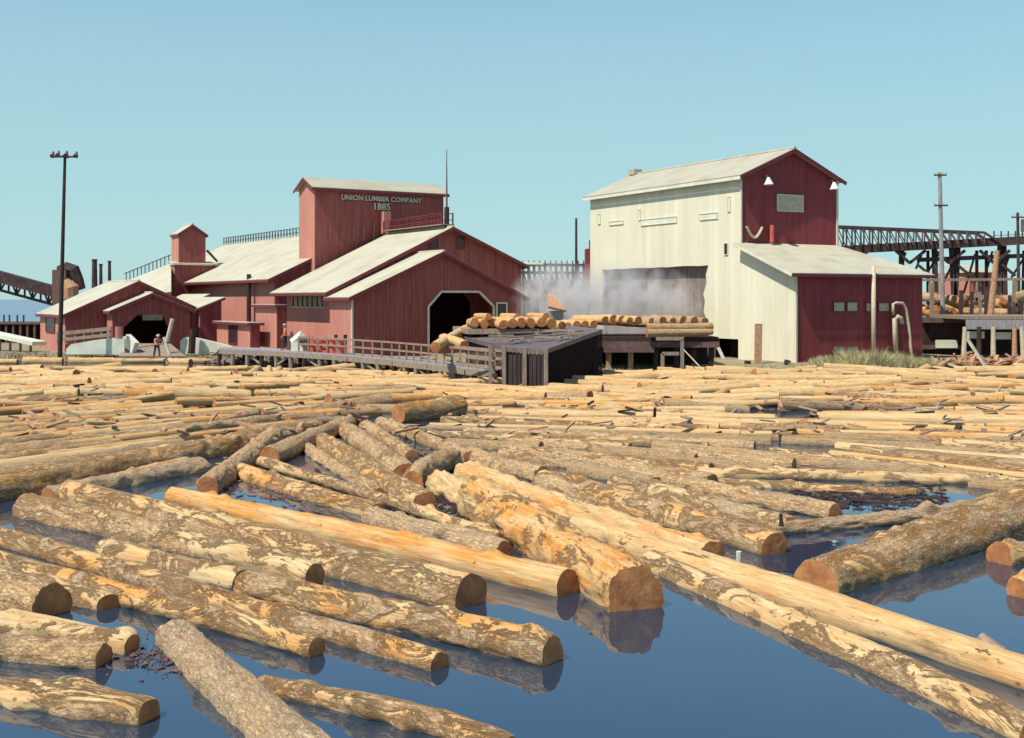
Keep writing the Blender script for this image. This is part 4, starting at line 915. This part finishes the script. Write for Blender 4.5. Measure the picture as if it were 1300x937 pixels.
# pale collars of fresh wood at a few ends are sub-parts of the bark
# shared meshes for the raft
LIB=[log_data(100+i,10,.5*f_,.5*f_*g_,16,40,6,.03,.1) for i,(f_,g_) in enumerate(((1,.9),(.95,.8),(1,.75),(1.05,.85),(.9,.9),(1,.7),(1,.95),(1.1,.8),(.95,.75),(1,.85)))]
def segdist(s,t):
    if math.hypot((s[0]+s[2]-t[0]-t[2])/2,(s[1]+s[3]-t[1]-t[3])/2)>(math.hypot(s[2]-s[0],s[3]-s[1])+math.hypot(t[2]-t[0],t[3]-t[1]))/2+1: return 9
    a=Vector((s[0],s[1]));b=Vector((s[2],s[3]));c=Vector((t[0],t[1]));d=Vector((t[2],t[3])); best=1e9
    for i in range(7):
        for u,v_,x,y in ((a,b,c,d),(c,d,a,b)):
            p=u.lerp(v_,i/6); e=y-x; k_=max(0,min(1,(p-x).dot(e)/max(1e-6,e.dot(e)))); best=min(best,(p-(x+e*k_)).length)
    return best
def inter(a,x,lo,hi): return a
WATERPOLY=[  # open water kept clear, image px
 [(160,625),(300,598),(270,625)],[(0,650),(140,700),(0,660)],[(1055,618),(1250,622),(1180,645),(1060,665)],[(1060,680),(1150,660),(1180,668),(1070,720)],
 [(850,735),(1300,860),(1300,940),(700,940),(600,790),(740,760)],[(1110,780),(1290,700),(1300,830)],[(240,590),(300,560),(330,575),(300,610)],[(550,610),(640,690),(590,655)],[(370,570),(430,570),(430,610),(370,610)]]
def inpoly(x,y,P):
    c=False; j=len(P)-1
    for i in range(len(P)):
        if (P[i][1]>y)!=(P[j][1]>y) and x<(P[j][0]-P[i][0])*(y-P[i][1])/(P[j][1]-P[i][1])+P[i][0]: c=not c
        j=i
    return c
def pix(X,Y,z=0): return CX+F*X/Y, HY+F*(HC-z)/Y
def lerp_tab(t,x):
    for (a,b0),(c,d) in zip(t,t[1:]):
        if a<=x<=c: return b0+(d-b0)*(x-a)/(c-a)
    return t[0][1] if x<t[0][0] else t[-1][1]
LEFT=[(478,6),(505,25),(530,46),(570,58),(612,68),(660,70)]; RIGHT=[(478,-2),(520,-4),(550,-14),(580,-32),(612,-48),(660,-48)]
rp=random.Random(41); placed=0; tries=0
ZONES={'mid_left':('brown bark log in the sweeping raft at mid left','bark logs of the middle left raft'),
'mid_right':('brown bark log in the straight packed raft at mid right','bark logs of the middle right raft'),
'far_left':('sun-bleached log in the far pale raft below the small gabled shed','bleached logs of the far left raft'),
'far_centre':('sun-bleached log in the far pale raft below the pile walkway','bleached logs of the far centre raft'),
'far_right':('sun-bleached log in the far pale raft below the cream wall and lean-to','bleached logs of the far right raft')}
def allowed(x,y):
    if y>655 or y<474: return False
    if 940<x<1150 and 521<y<531: return False
    if x<60 and 529<y<535: return False
    return not any(inpoly(x,y,P) for P in WATERPOLY)
CAND=[]
def throw(n,tries_max,ylo,yhi,rlo,rhi,pw):
    got=0
    for _ in range(tries_max):
        if got>=n: break
        y=ylo+(yhi-ylo)*rp.random()**pw; Y=F*HC/(y-HY); x=rp.uniform(-120,1420); X=(x-CX)/F*Y
        if x<420: a=lerp_tab(LEFT,y)
        elif x>600: a=lerp_tab(RIGHT,y)
        else: a=lerp_tab(LEFT,y)+(lerp_tab(RIGHT,y)-lerp_tab(LEFT,y))*(x-420)/180
        farp=lerp_tab([(500,1),(528,.75),(560,.25),(620,.12)],y); wild=y<522
        a+=rp.gauss(0,18 if wild else 6)
        if wild and rp.random()<.35: a+=rp.uniform(-90,90)
        a=math.radians(a); L_=rp.uniform(3,8) if wild else rp.uniform(8,13); r_=rp.uniform(rlo,rhi)
        if not wild and rp.random()<.15: L_=rp.uniform(3,6)
        if y>612 and 60<x<1010: continue
        d=Vector((math.cos(a),math.sin(a)))*L_/2; s=(X-d.x,Y-d.y,X+d.x,Y+d.y,r_)
        ok=all(allowed(*pix(X+d.x*k_,Y+d.y*k_)) for k_ in (-1,-.6,-.2,.2,.6,1)) if not wild else allowed(x,y)
        if not ok or max(s[1],s[3])>shore_y(X)-1.2: continue
        if -1.5<X<4 and max(s[1],s[3])>55.5: continue
        if any(segdist(s,t)<(r_+t[4])*(.6 if wild else .9) for t in SEG if abs(t[1]-Y)<22): continue
        SEG.append(s); dz=(rp.uniform(0,.28) if wild else 0)
        pe=min(1,max(0,rp.gauss(.84,.18))) if rp.random()<farp else min(1,max(0,rp.gauss(.38,.2)))
        zn=('far_left' if x<330 else 'far_centre' if x<700 else 'far_right') if y<524 else ('mid_left' if x<520 else 'mid_right')
        if rp.random()<.5: s=(s[2],s[3],s[0],s[1],s[4])
        CAND.append((min(s[1],s[3]),s,dz,pe,zn,rp.uniform(-.06,.06) if wild else 0,L_)); got+=1
throw(185,30000,522,650,.15,.31,1.2)
throw(340,40000,474,524,.14,.33,1.0)
CAND.sort(key=lambda c:c[0]); KEEP=300-len(HAND)-12; placed=len(CAND); tries=0; tail=[]
for n_,(_,s,dz,pe,zn,t_,L_) in enumerate(CAND):
    kk=s[4]/.5; lab,gr=ZONES[zn]
    o=put_log(LIB[rp.randrange(len(LIB))],(s[0],s[1],.3*s[4]+dz+t_*3),(s[2],s[3],.3*s[4]+dz-t_*3),lab,gr,pe,rp.random()**1.3,None,(L_/10,kk,kk*rp.uniform(.85,1)))
    if n_>=KEEP: tail.append(o)
if tail:
    V=[];Fc=[];MI=[]
    for o in tail:
        for ob in [o]+list(o.children):
            b0=len(V); V+=[tuple(o.matrix_world@v.co) for v in ob.data.vertices]; mi=0 if ob is o else 1
            for f_ in ob.data.polygons: Fc.append(tuple(b0+k_ for k_ in f_.vertices)); MI.append(mi)
    me=bpy.data.meshes.new('distant_raft_logs'); me.from_pydata(V,[],Fc); me.materials.append(M['log']); me.materials.append(M['end']); me.polygons.foreach_set('material_index',MI); me.polygons.foreach_set('use_smooth',[True]*len(Fc)); me.update()
    for o in tail:
        for c in list(o.children): bpy.data.objects.remove(c)
        bpy.data.objects.remove(o)
    o=bpy.data.objects.new('distant_raft_logs',me); COL.objects.link(o); o['peel']=.93; o['warm']=.3; tag(o,kind='stuff')
print('RAFT',placed,tries,'hand',len(HAND))
# boom logs along the left shore
x=-45
while x<330:
    L_=rp.uniform(28,75); yy=rp.uniform(452,456); p=ray(x,yy,84.5+rp.uniform(-.5,.5)); q=ray(x+L_,yy+rp.uniform(-1,1),84.3+rp.uniform(-.9,.9)); rr=rp.uniform(.22,.36)
    put_log(LIB[rp.randrange(10)],(p.x,p.y,.12),(q.x,q.y,.12),'pale boom log lying along the left shore below the concrete walls','boom logs along the left shore',rp.uniform(.5,1),.4,None,((q-p).length/10,rr/.5,rr/.5),'boom_log')
    x+=L_+rp.uniform(-6,8)
p=grd(250,470,.1); q=grd(370,471,.1); put_log(LIB[2],p,q,'single bright boom log across the dark water strip before the walkway',None,1,.0,None,((q-p).length/10,.5,.5),'boom_log')
p=grd(-20,467.5,.05); q=grd(90,471,.05); put_log(LIB[3],p,q,'dark waterlogged boom log in the strip of open water at left',None,.1,.0,None,((q-p).length/10,.4,.4),'boom_log')
# logs on the slatted deck: ends toward the pond
vR=A.v
def deck_row(n,px0,px1,py,Y,zoff,r_,lab,gr,Lr,pe,wa,dirv):
    for i in range(n):
        x=px0+(px1-px0)*(i+.5)/n; p=ray(x,py+rp.uniform(-1.2,1.2),Y+rp.uniform(-.3,.3)); q=p+dirv*rp.uniform(*Lr); rr=r_*rp.uniform(.85,1.12)
        put_log(LIB[rp.randrange(10)],p,(q.x,q.y,q.z),lab,gr,pe,wa,None,((q-p).length/10,rr/.5,rr/.5),'stacked_log')
for i in range(9):
    x=602+i*12.2+rp.uniform(-1,1); p=ray(x,410.5+rp.uniform(-1.5,1.5),rp.uniform(66.5,68)); q=p+Vector((rp.uniform(-.35,-.1),1,0))*rp.uniform(4,6)
    if i%3==1: pz=ray(x+5,402.5,67.6); put_log(LIB[i],pz,pz+Vector((-.9,5,0)),'pale log riding on top of the row on the slatted log deck','upper logs on the slatted deck',.8,.6,None,(.5,.42,.42),'stacked_log')
    put_log(LIB[rp.randrange(10)],p,q,'pale orange-ended log in the row lying on the slatted log deck','logs on the slatted deck',rp.uniform(.6,1),rp.uniform(.3,1),None,((q-p).length/10,rp.uniform(.5,.64),rp.uniform(.5,.64)),'stacked_log')
deck_row(4,716,760,413,73,0,.27,'small pale log in the short row between deck and cream wall','short row of logs left of the landing',(4,5),.95,.5,Vector((-.3,1,0)).normalized())
deck_row(5,764,816,407,73,0,.30,'pale log lying in the row on the left half of the dark landing','pale logs on the landing',(3,4),1,.4,Vector((-.5,.87,0)).normalized())
deck_row(6,822,902,408.5,73,0,.34,'reddish bark log in the row on the right half of the dark landing','reddish logs on the landing',(4,5),.35,.9,Vector((-.5,.87,0)).normalized())
for k_,(y_,l_) in enumerate(((415,'upper'),(422,'lower'))):
    p=ray(821,y_+1,71.6-k_*.2); q=ray(905,y_-1,72-k_*.2); put_log(LIB[4+k_],p,q,l_+' dark log lying lengthwise along the front of the landing',None,.05,.3,None,((q-p).length/10,.55,.55),'stacked_log')
for (a_,b_,l_,pe) in (((552,441,62),(600,413,74),'pale log sliding down from the entrance onto the slatted deck',.9),((563,429,66),(590,438,63),'short pale log lying beside the slatted deck ramp',.8),((714,414,70),(640,404,76),'long pale log at the back of the slatted deck',.9)):
    p=ray(*a_); q=ray(*b_); put_log(LIB[6],p,q,l_,None,pe,.3,None,((q-p).length/10,.55,.55),'stacked_log')
# brown logs heap in right yard
for i in range(24):
    x=1174+rp.uniform(0,140); y=402-rp.uniform(0,26); p=ray(x,y,rp.uniform(95,99)); a=rp.uniform(-.9,.9); q=p+Vector((math.sin(a),math.cos(a),rp.uniform(-.12,.12)))*rp.uniform(4,8)
    put_log(LIB[rp.randrange(10)],p,q,'brown log in the heap behind the rails at right','brown logs heaped in the right yard',rp.uniform(.25,.7),1,None,(.6,rp.uniform(.5,.85),rp.uniform(.5,.85)),'heaped_log')
for i,x in enumerate((1182,1219,1233,1246,1252,1279,1286,1296)):
    m=MB(); m.beam(ray(x,440,94),ray(x+rp.uniform(-3,3),rp.uniform(352,386),94),rp.uniform(.16,.3)); tag(m.build('yard_post',M['truss'] if i%3 else M['wood']),'rough upright post among the log heap in the right yard','post','rough posts in the right yard')
# ------------------------------------------------------------------ debris, grass, brush
def blades(name,mat,region,n,h,seed,kind='stuff',w_=.03):
    rg=random.Random(seed); m=MB()
    for _ in range(n):
        x,y,z,k=region(rg); a=rg.uniform(0,6.28); hh=h*rg.uniform(.4,1.2)*k; dx,dy=math.cos(a)*w_,math.sin(a)*w_; lx,ly=rg.gauss(0,.25)*hh,rg.gauss(0,.25)*hh
        m.add([(x-dx,y-dy,z),(x+dx,y+dy,z),(x+lx+dx*.5,y+ly,z+hh*.6),(x+lx*1.6,y+ly*1.6,z+hh)],[(0,1,2),(0,2,3)])
    return tag(m.build(name,mat),kind=kind)
def mound(rg):
    x=rg.uniform(1030,1190); t=(x-1030)/160; hgt=.6+1.0*math.sin(math.pi*min(1,max(0,t)))**.7
    Yr=rg.uniform(74.6,76.8); X=(x-CX)/F*Yr; return X,Yr,max(.05,ground_z(X,Yr)),hgt*(.55+.45*noise.noise(Vector((X*.8,Yr,0)))+.3)
blades('tall_grass',M['grass'],mound,9000,.75,3)
def strip(rg):
    x=rg.uniform(-16,60); y=shore_y(x)+rg.uniform(-.1,2.2); return x,y,ground_z(x,y),rg.uniform(.3,1)
blades('shore_grass',M['grass'],strip,6000,.4,4)
def under(rg):
    x=rg.uniform(-60,0); y=shore_y(x)+rg.uniform(.2,3); return x,y,ground_z(x,y),rg.uniform(.3,1)
blades('shore_brush',M['brush'],under,6000,.5,5)
# slab wood pile
m=MB(); rg=random.Random(9)
for i in range(170):
    c=ray(rg.uniform(1186,1310),rg.uniform(462,486),rg.uniform(75.5,80)); L_=rg.uniform(.5,2.2); a=rg.uniform(0,6.28); tl=rg.uniform(-.5,.5); d=Vector((math.cos(a),math.sin(a)*.6,tl)).normalized()*L_/2
    if c.z<.2: c.z=.2+rg.random()*.3
    m.beam(c-d,c+d,rg.uniform(.08,.28),rg.uniform(.04,.12))
tag(m.build('slab_wood_pile',M['slab']),'heap of broken reddish slab wood under the wharf at right','wood pile',kind='stuff')
for a_,b_,l_ in (((1200,460),(1240,476),'broad pale plank lying across the slab wood heap'),((1228,430),(1262,482),'long leaning pale pole propped on the slab wood heap'),((1282,484),(1306,462),'white branch at the right end of the slab wood heap')):
    m=MB(); m.beam(ray(*a_,76),ray(*b_,75),.3,.14); tag(m.build('loose_timber',M['pipe']),l_,'timber')
# rubble under the walkway
m=MB()
for i in range(260):
    x=rg.uniform(-22,-1); y=shore_y(x)+rg.uniform(-.4,3.5); L_=rg.uniform(.3,1.5); a=rg.uniform(0,6.28); d=Vector((math.cos(a),math.sin(a),rg.uniform(-.4,.4)))*L_/2
    c=Vector((x,y,ground_z(x,y)+rg.uniform(.02,.45))); m.beam(c-d,c+d,rg.uniform(.1,.35),rg.uniform(.06,.25))
tag(m.build('bank_driftwood',M['wood']),kind='stuff')
# far raft chips
def chips(name,n,reg,seed,mat,s=(.06,.35)):
    rg=random.Random(seed); m=MB()
    for i in range(n):
        p=Vector(reg(rg)); k_=rg.randint(3,6); L_=s[0]+(s[1]-s[0])*rg.random()**3; a0_=rg.uniform(0,6.28); w_=rg.uniform(.2,.7); z=rg.uniform(.004,.02)
        P=[]
        for q_ in range(k_):
            a=6.28*q_/k_; r_=L_*.5*rg.uniform(.6,1.2); x,y=r_*math.cos(a),r_*math.sin(a)*w_
            P.append(Vector((p.x+x*math.cos(a0_)-y*math.sin(a0_),p.y+x*math.sin(a0_)+y*math.cos(a0_),z+rg.uniform(0,.012))))
        m.slab(P,.012)
    return tag(m.build(name,mat),kind='stuff')
chips('bark_debris',1500,lambda r_:grd(r_.gauss(570,35),r_.gauss(625,22)+0,0),11,M['dark_wood'],(.05,.3))
chips('bark_debris',700,lambda r_:grd(r_.uniform(1000,1200),r_.gauss(632,9),0),12,M['dark_wood'],(.04,.5))
chips('bark_debris',260,lambda r_:grd(r_.uniform(120,240),r_.gauss(836,10),0),13,M['iron'],(.03,.15))
chips('bark_debris',160,lambda r_:grd(r_.uniform(400,520),r_.gauss(560,16),0),14,M['dark_wood'],(.05,.4))
chips('bark_debris',500,lambda r_:grd(r_.uniform(-50,1350),r_.uniform(490,600),0),15,M['slab'],(.1,.5))
chips('bark_debris',140,lambda r_:grd(r_.uniform(270,420),r_.gauss(625,9),0),16,M['iron'],(.04,.5))
for sd_,mt,nn in ((31,'wood',200),(32,'slab',520),(33,'dark_wood',120)):
    rg=random.Random(sd_); m=MB()
    for i in range(nn):
        p=grd(rg.uniform(-60,1360),474+90*rg.random()**1.3,0)
        if p.y>shore_y(p.x)-1: continue
        L_=rg.uniform(.15,1.1); a=rg.uniform(0,6.28); d=Vector((math.cos(a),math.sin(a),rg.gauss(0,.18)))*L_/2; p.z=rg.uniform(.05,.42); m.beam(p-d,p+d,rg.uniform(.05,.2),rg.uniform(.03,.09))
    tag(m.build('raft_debris',M[mt]),kind='stuff')
# broken branches on the slim right log
def branch(label,pts,rs,mat='dark_wood'):
    m=MB(); m.tube([ray(*p) for p in pts],rs,7); return tag(m.build('broken_branch',M[mat]),label,'branch')
Yb=25.4
branch('forked dark branch stub standing on the slim branched log, leaning left',[(1184,662,Yb),(1194,648,Yb),(1180,632,Yb)],[.07,.06,.03])
branch('pale curved branch lying over the slim branched log',[(1180,640,Yb),(1190,648,Yb-.3),(1198,660,Yb-.5)],[.04,.06,.07],'wood')
branch('branch slanting down right off the slim branched log',[(1186,640,Yb),(1202,650,Yb-.2),(1220,662,Yb-.4)],[.03,.05,.06],'wood')
branch('long flat branch in the water left of the branched log',[(1082,656-21,Yb+1),(1120,640,Yb+1),(1170,645,Yb+.5)],[.03,.06,.05])
branch('thin upright twig by the small orange log butt',[(1195,640,27),(1195,628,27)],[.03,.02])
branch('dark splinter sticking up where the thick right logs meet',[(992,668,22.6),(991,652,22.6)],[.05,.03])
branch('short broken stub sticking up near the right end of the very long pale log',[(1268,832,14.6),(1244,808,14.8)],[.13,.07],'wood')
branch('small white stake hanging by the big red reflection',[(938,718,20),(938,700,20)],[.04,.05],'trim_white')

# ------------------------------------------------------------------ people
def skinned(name,nodes,edges,mat,parent,sub=2):
    me=bpy.data.meshes.new(name); me.from_pydata([n[0] for n in nodes],edges,[]); o=bpy.data.objects.new(name,me); COL.objects.link(o); o.parent=parent
    md=o.modifiers.new('skin','SKIN'); md.use_smooth_shade=True; o.modifiers.new('sub','SUBSURF').levels=sub; o.modifiers['sub'].render_levels=sub
    sv=me.skin_vertices[0].data if me.skin_vertices else None
    for i,n in enumerate(nodes): sv[i].radius=(n[1],n[2] if len(n)>2 else n[1])
    sv[0].use_root=True; me.materials.append(mat); return o
def person(label,loc,rz,bend,armL,armR,shirt,trouser,hat,step=.2):
    """joints in metres, facing -Y; bend tilts the trunk forward"""
    root=thing('person',label,'person',loc,rz)
    cb,sb=math.cos(bend),math.sin(bend)
    def T(x,y,z): z0=z-.95; return Vector((x,y*cb-z0*sb,.95+z0*cb+y*sb))    # rotate about the hips
    J=dict(hip=Vector((0,0,.95)),waist=T(0,0,1.1),chest=T(0,0,1.35),neck=T(0,0,1.5),head=T(0,-.02,1.63),crown=T(0,-.0,1.74))
    for s,nm in ((-1,'L'),(1,'R')):
        J['h'+nm]=Vector((s*.1,0,.9)); J['k'+nm]=Vector((s*.12,-.06-s*step*.5,.49)); J['a'+nm]=Vector((s*.13,.02-s*step,.09)); J['t'+nm]=J['a'+nm]+Vector((0,-.17,-.05))
        J['s'+nm]=T(s*.19,0,1.43); arm=armL if s<0 else armR; J['e'+nm]=J['s'+nm]+Vector(arm[0]); J['w'+nm]=J['e'+nm]+Vector(arm[1])
    names=['hip','waist','chest','neck','head','crown']+[a+n for n in 'LR' for a in ('h','k','a','t','s','e','w')]
    R0=dict(hip=(.14,.1),waist=(.125,.09),chest=(.15,.1),neck=(.055,.055),head=(.085,.1),crown=(.06,.07),h=(.085,.085),k=(.055,.055),a=(.04,.04),t=(.035,.03),s=(.055,.055),e=(.042,.042),w=(.028,.028))
    nodes=[(J[n],)+R0.get(n,R0.get(n[0])) for n in names]; ix={n:i for i,n in enumerate(names)}
    E=[('hip','waist'),('waist','chest'),('chest','neck'),('neck','head'),('head','crown')]
    for n in 'LR': E+=[('hip','h'+n),('h'+n,'k'+n),('k'+n,'a'+n),('a'+n,'t'+n),('chest','s'+n),('s'+n,'e'+n),('e'+n,'w'+n)]
    E=[(ix[a],ix[b_]) for a,b_ in E]
    for n in 'LR':                                                            # palm and five fingers
        wv=J['w'+n]; dr=(wv-J['e'+n]).normalized(); sx=1 if n=='L' else -1; side=dr.cross(Vector((0,1,0))).normalized() if abs(dr.y)<.9 else Vector((1,0,0))
        palm=wv+dr*.07; nodes.append((palm,.032,.02)); pi=len(nodes)-1; E.append((ix['w'+n],pi))
        for k_ in range(4):
            b0=palm+side*(.024-.016*k_); l1=(.04,.045,.042,.034)[k_]; m1=b0+dr*l1; m2=m1+(dr*.6+Vector((0,-.5,-.2))).normalized()*.035
            nodes+= [(m1,.009),(m2,.008)]; E+=[(pi,len(nodes)-2),(len(nodes)-2,len(nodes)-1)]
        t1_=wv+dr*.03+side*.045; t2_=t1_+(dr+side*.4).normalized()*.035; nodes+=[(t1_,.011),(t2_,.009)]; E+=[(ix['w'+n],len(nodes)-2),(len(nodes)-2,len(nodes)-1)]
    skinned('body',nodes,E,M['skin'],root,1)
    def sub(ns,es,grow,name,mat):
        nn=[(J[n],)+tuple(r_+grow for r_ in R0.get(n,R0.get(n[0]))) for n in ns]; jx={n:i for i,n in enumerate(ns)}
        return skinned(name,nn,[(jx[a],jx[b_]) for a,b_ in es],mat,root)
    for n in 'LR':
        J['m'+n]=J['e'+n].lerp(J['w'+n],.85); J['c'+n]=J['a'+n].lerp(J['k'+n],.1)
    R0['m']=(.033,.033); R0['c']=(.045,.045); J['base']=T(0,0,.93); R0['base']=(.14,.1); J['collar']=T(0,0,1.46); R0['collar']=(.06,.06)
    sub(['chest','waist','base','collar','sL','eL','mL','sR','eR','mR'],[('chest','waist'),('waist','base'),('chest','collar'),('chest','sL'),('sL','eL'),('eL','mL'),('chest','sR'),('sR','eR'),('eR','mR')],.016,'shirt',shirt)
    sub(['hip','hL','kL','cL','hR','kR','cR'],[('hip','hL'),('hL','kL'),('kL','cL'),('hip','hR'),('hR','kR'),('kR','cR')],.018,'trousers',trouser)
    for n in 'LR':
        nn=[(J['a'+n]+Vector((0,.05,.02)),.05,.05),(J['a'+n]+Vector((0,-.06,-.03)),.05,.045),(J['t'+n]+Vector((0,-.02,0)),.045,.035)]; skinned('boot',nn,[(0,1),(1,2)],M['boot'],root)
    hd_=J['head']; fw=T(0,-1,1.63)-T(0,0,1.63); up_=(J['crown']-J['head']).normalized(); fw=fw.normalized()
    m=MB()
    for s in (-1,1): m.tube([hd_+fw*.085+Vector((s*.032,0,.01)),hd_+fw*.098+Vector((s*.032,0,.01))],.011,8)
    m.build('eyes',M['hair'],root); m=MB(); m.tube([hd_+fw*.09+up_*.01,hd_+fw*.118-up_*.03],[.01,.018],7); m.build('nose',M['skin'],root)
    m=MB(); m.beam(hd_+fw*.095-up_*.055+Vector((-.025,0,0)),hd_+fw*.095-up_*.055+Vector((.025,0,0)),.012); m.build('mouth',M['pink'],root)
    for s in (-1,1): m=MB(); m.tube([hd_+Vector((s*.085,0,-.02)),hd_+Vector((s*.1,.01,.03))],[.018,.022],7); m.build('ear',M['skin'],root)
    m=MB(); c=J['crown']; m.tube([c-up_*.07-fw*.02,c-up_*.01-fw*.02,c+up_*.02-fw*.01],[.1,.085,.03],12); m.build('hair',M['hair'],root,True)
    m=MB(); m.tube([c-up_*.04,c-up_*.035],[.16,.16],16); m.tube([c-up_*.035,c+up_*.03,c+up_*.065,c+up_*.075],[.115,.105,.06,.01],16); m.build('hat',M[hat],root,True)
    return root
p=ray(199,459,84.3)
person('worker in orange shirt and dark trousers bending forward on the boom logs by the porch',(p.x,p.y,.33),math.radians(35),.45,((-.05,-.12,-.24),(.05,-.2,-.1)),((.08,-.15,-.2),(-.05,-.22,-.05)),M['orange'],M['navy'],'hat',.28)
m=MB(); m.tube([ray(186,456,83.6),ray(221,452,83.2)],.03,6); m.tube([ray(221,452,83.2),ray(224,454.5,83.2)],.02,6); tag(m.build('pike_pole',M['wood']),'thin wooden pike pole held by the bending worker','pole')
p=ray(362.5,445,79.5)
person('worker in orange shirt walking on the pile walkway before the pink hall wall',(p.x,p.y,p.z),math.radians(-70),.08,((-.05,.05,-.28),(0,-.1,-.24)),((.05,-.06,-.28),(0,-.18,-.2)),M['orange'],M['navy'],'hat',.22)

# ------------------------------------------------------------------ steam
m_,nt,b,out=newmat('steam_volume'); nt.nodes.remove(b); pv=nt.nodes.new('ShaderNodeVolumePrincipled'); pv.inputs['Color'].default_value=(.95,.92,.92,1); pv.inputs['Anisotropy'].default_value=.1
tc=N(nt,'ShaderNodeTexCoord'); g_=N(nt,'ShaderNodeVectorMath',operation='LENGTH'); nt.links.new(tc.outputs['Object'],g_.inputs[0])
nz=tex(nt,mapping(nt,tc.outputs['Object'],(3.2,1.4,1.8)),1.5,5,.7,.6)
fall=ramp(nt,g_.outputs['Value'],.35,1.0,(1,1,1),(0,0,0)); nzr=ramp(nt,nz,.42,.66)
nt.links.new(math_(nt,'MULTIPLY',math_(nt,'MULTIPLY',fall,nzr),1.3),pv.inputs['Density']); nt.links.new(pv.outputs[0],out.inputs['Volume'])
def steam(c,s):
    m=MB(); m.tube([(-1.0,0,0),(-.9,0,0),(-.6,0,0),(0,0,0),(.6,0,0),(.9,0,0),(1.0,0,0)],[.02,.44,.8,1,.8,.44,.02],20); o=m.build('steam',m_); o.location=c; o.scale=s; tag(o,kind='stuff')
steam((7.6,82.0,4.1),(6.0,3.2,3.4))
steam((3.6,93,4.3),(4.2,4.0,3.6))
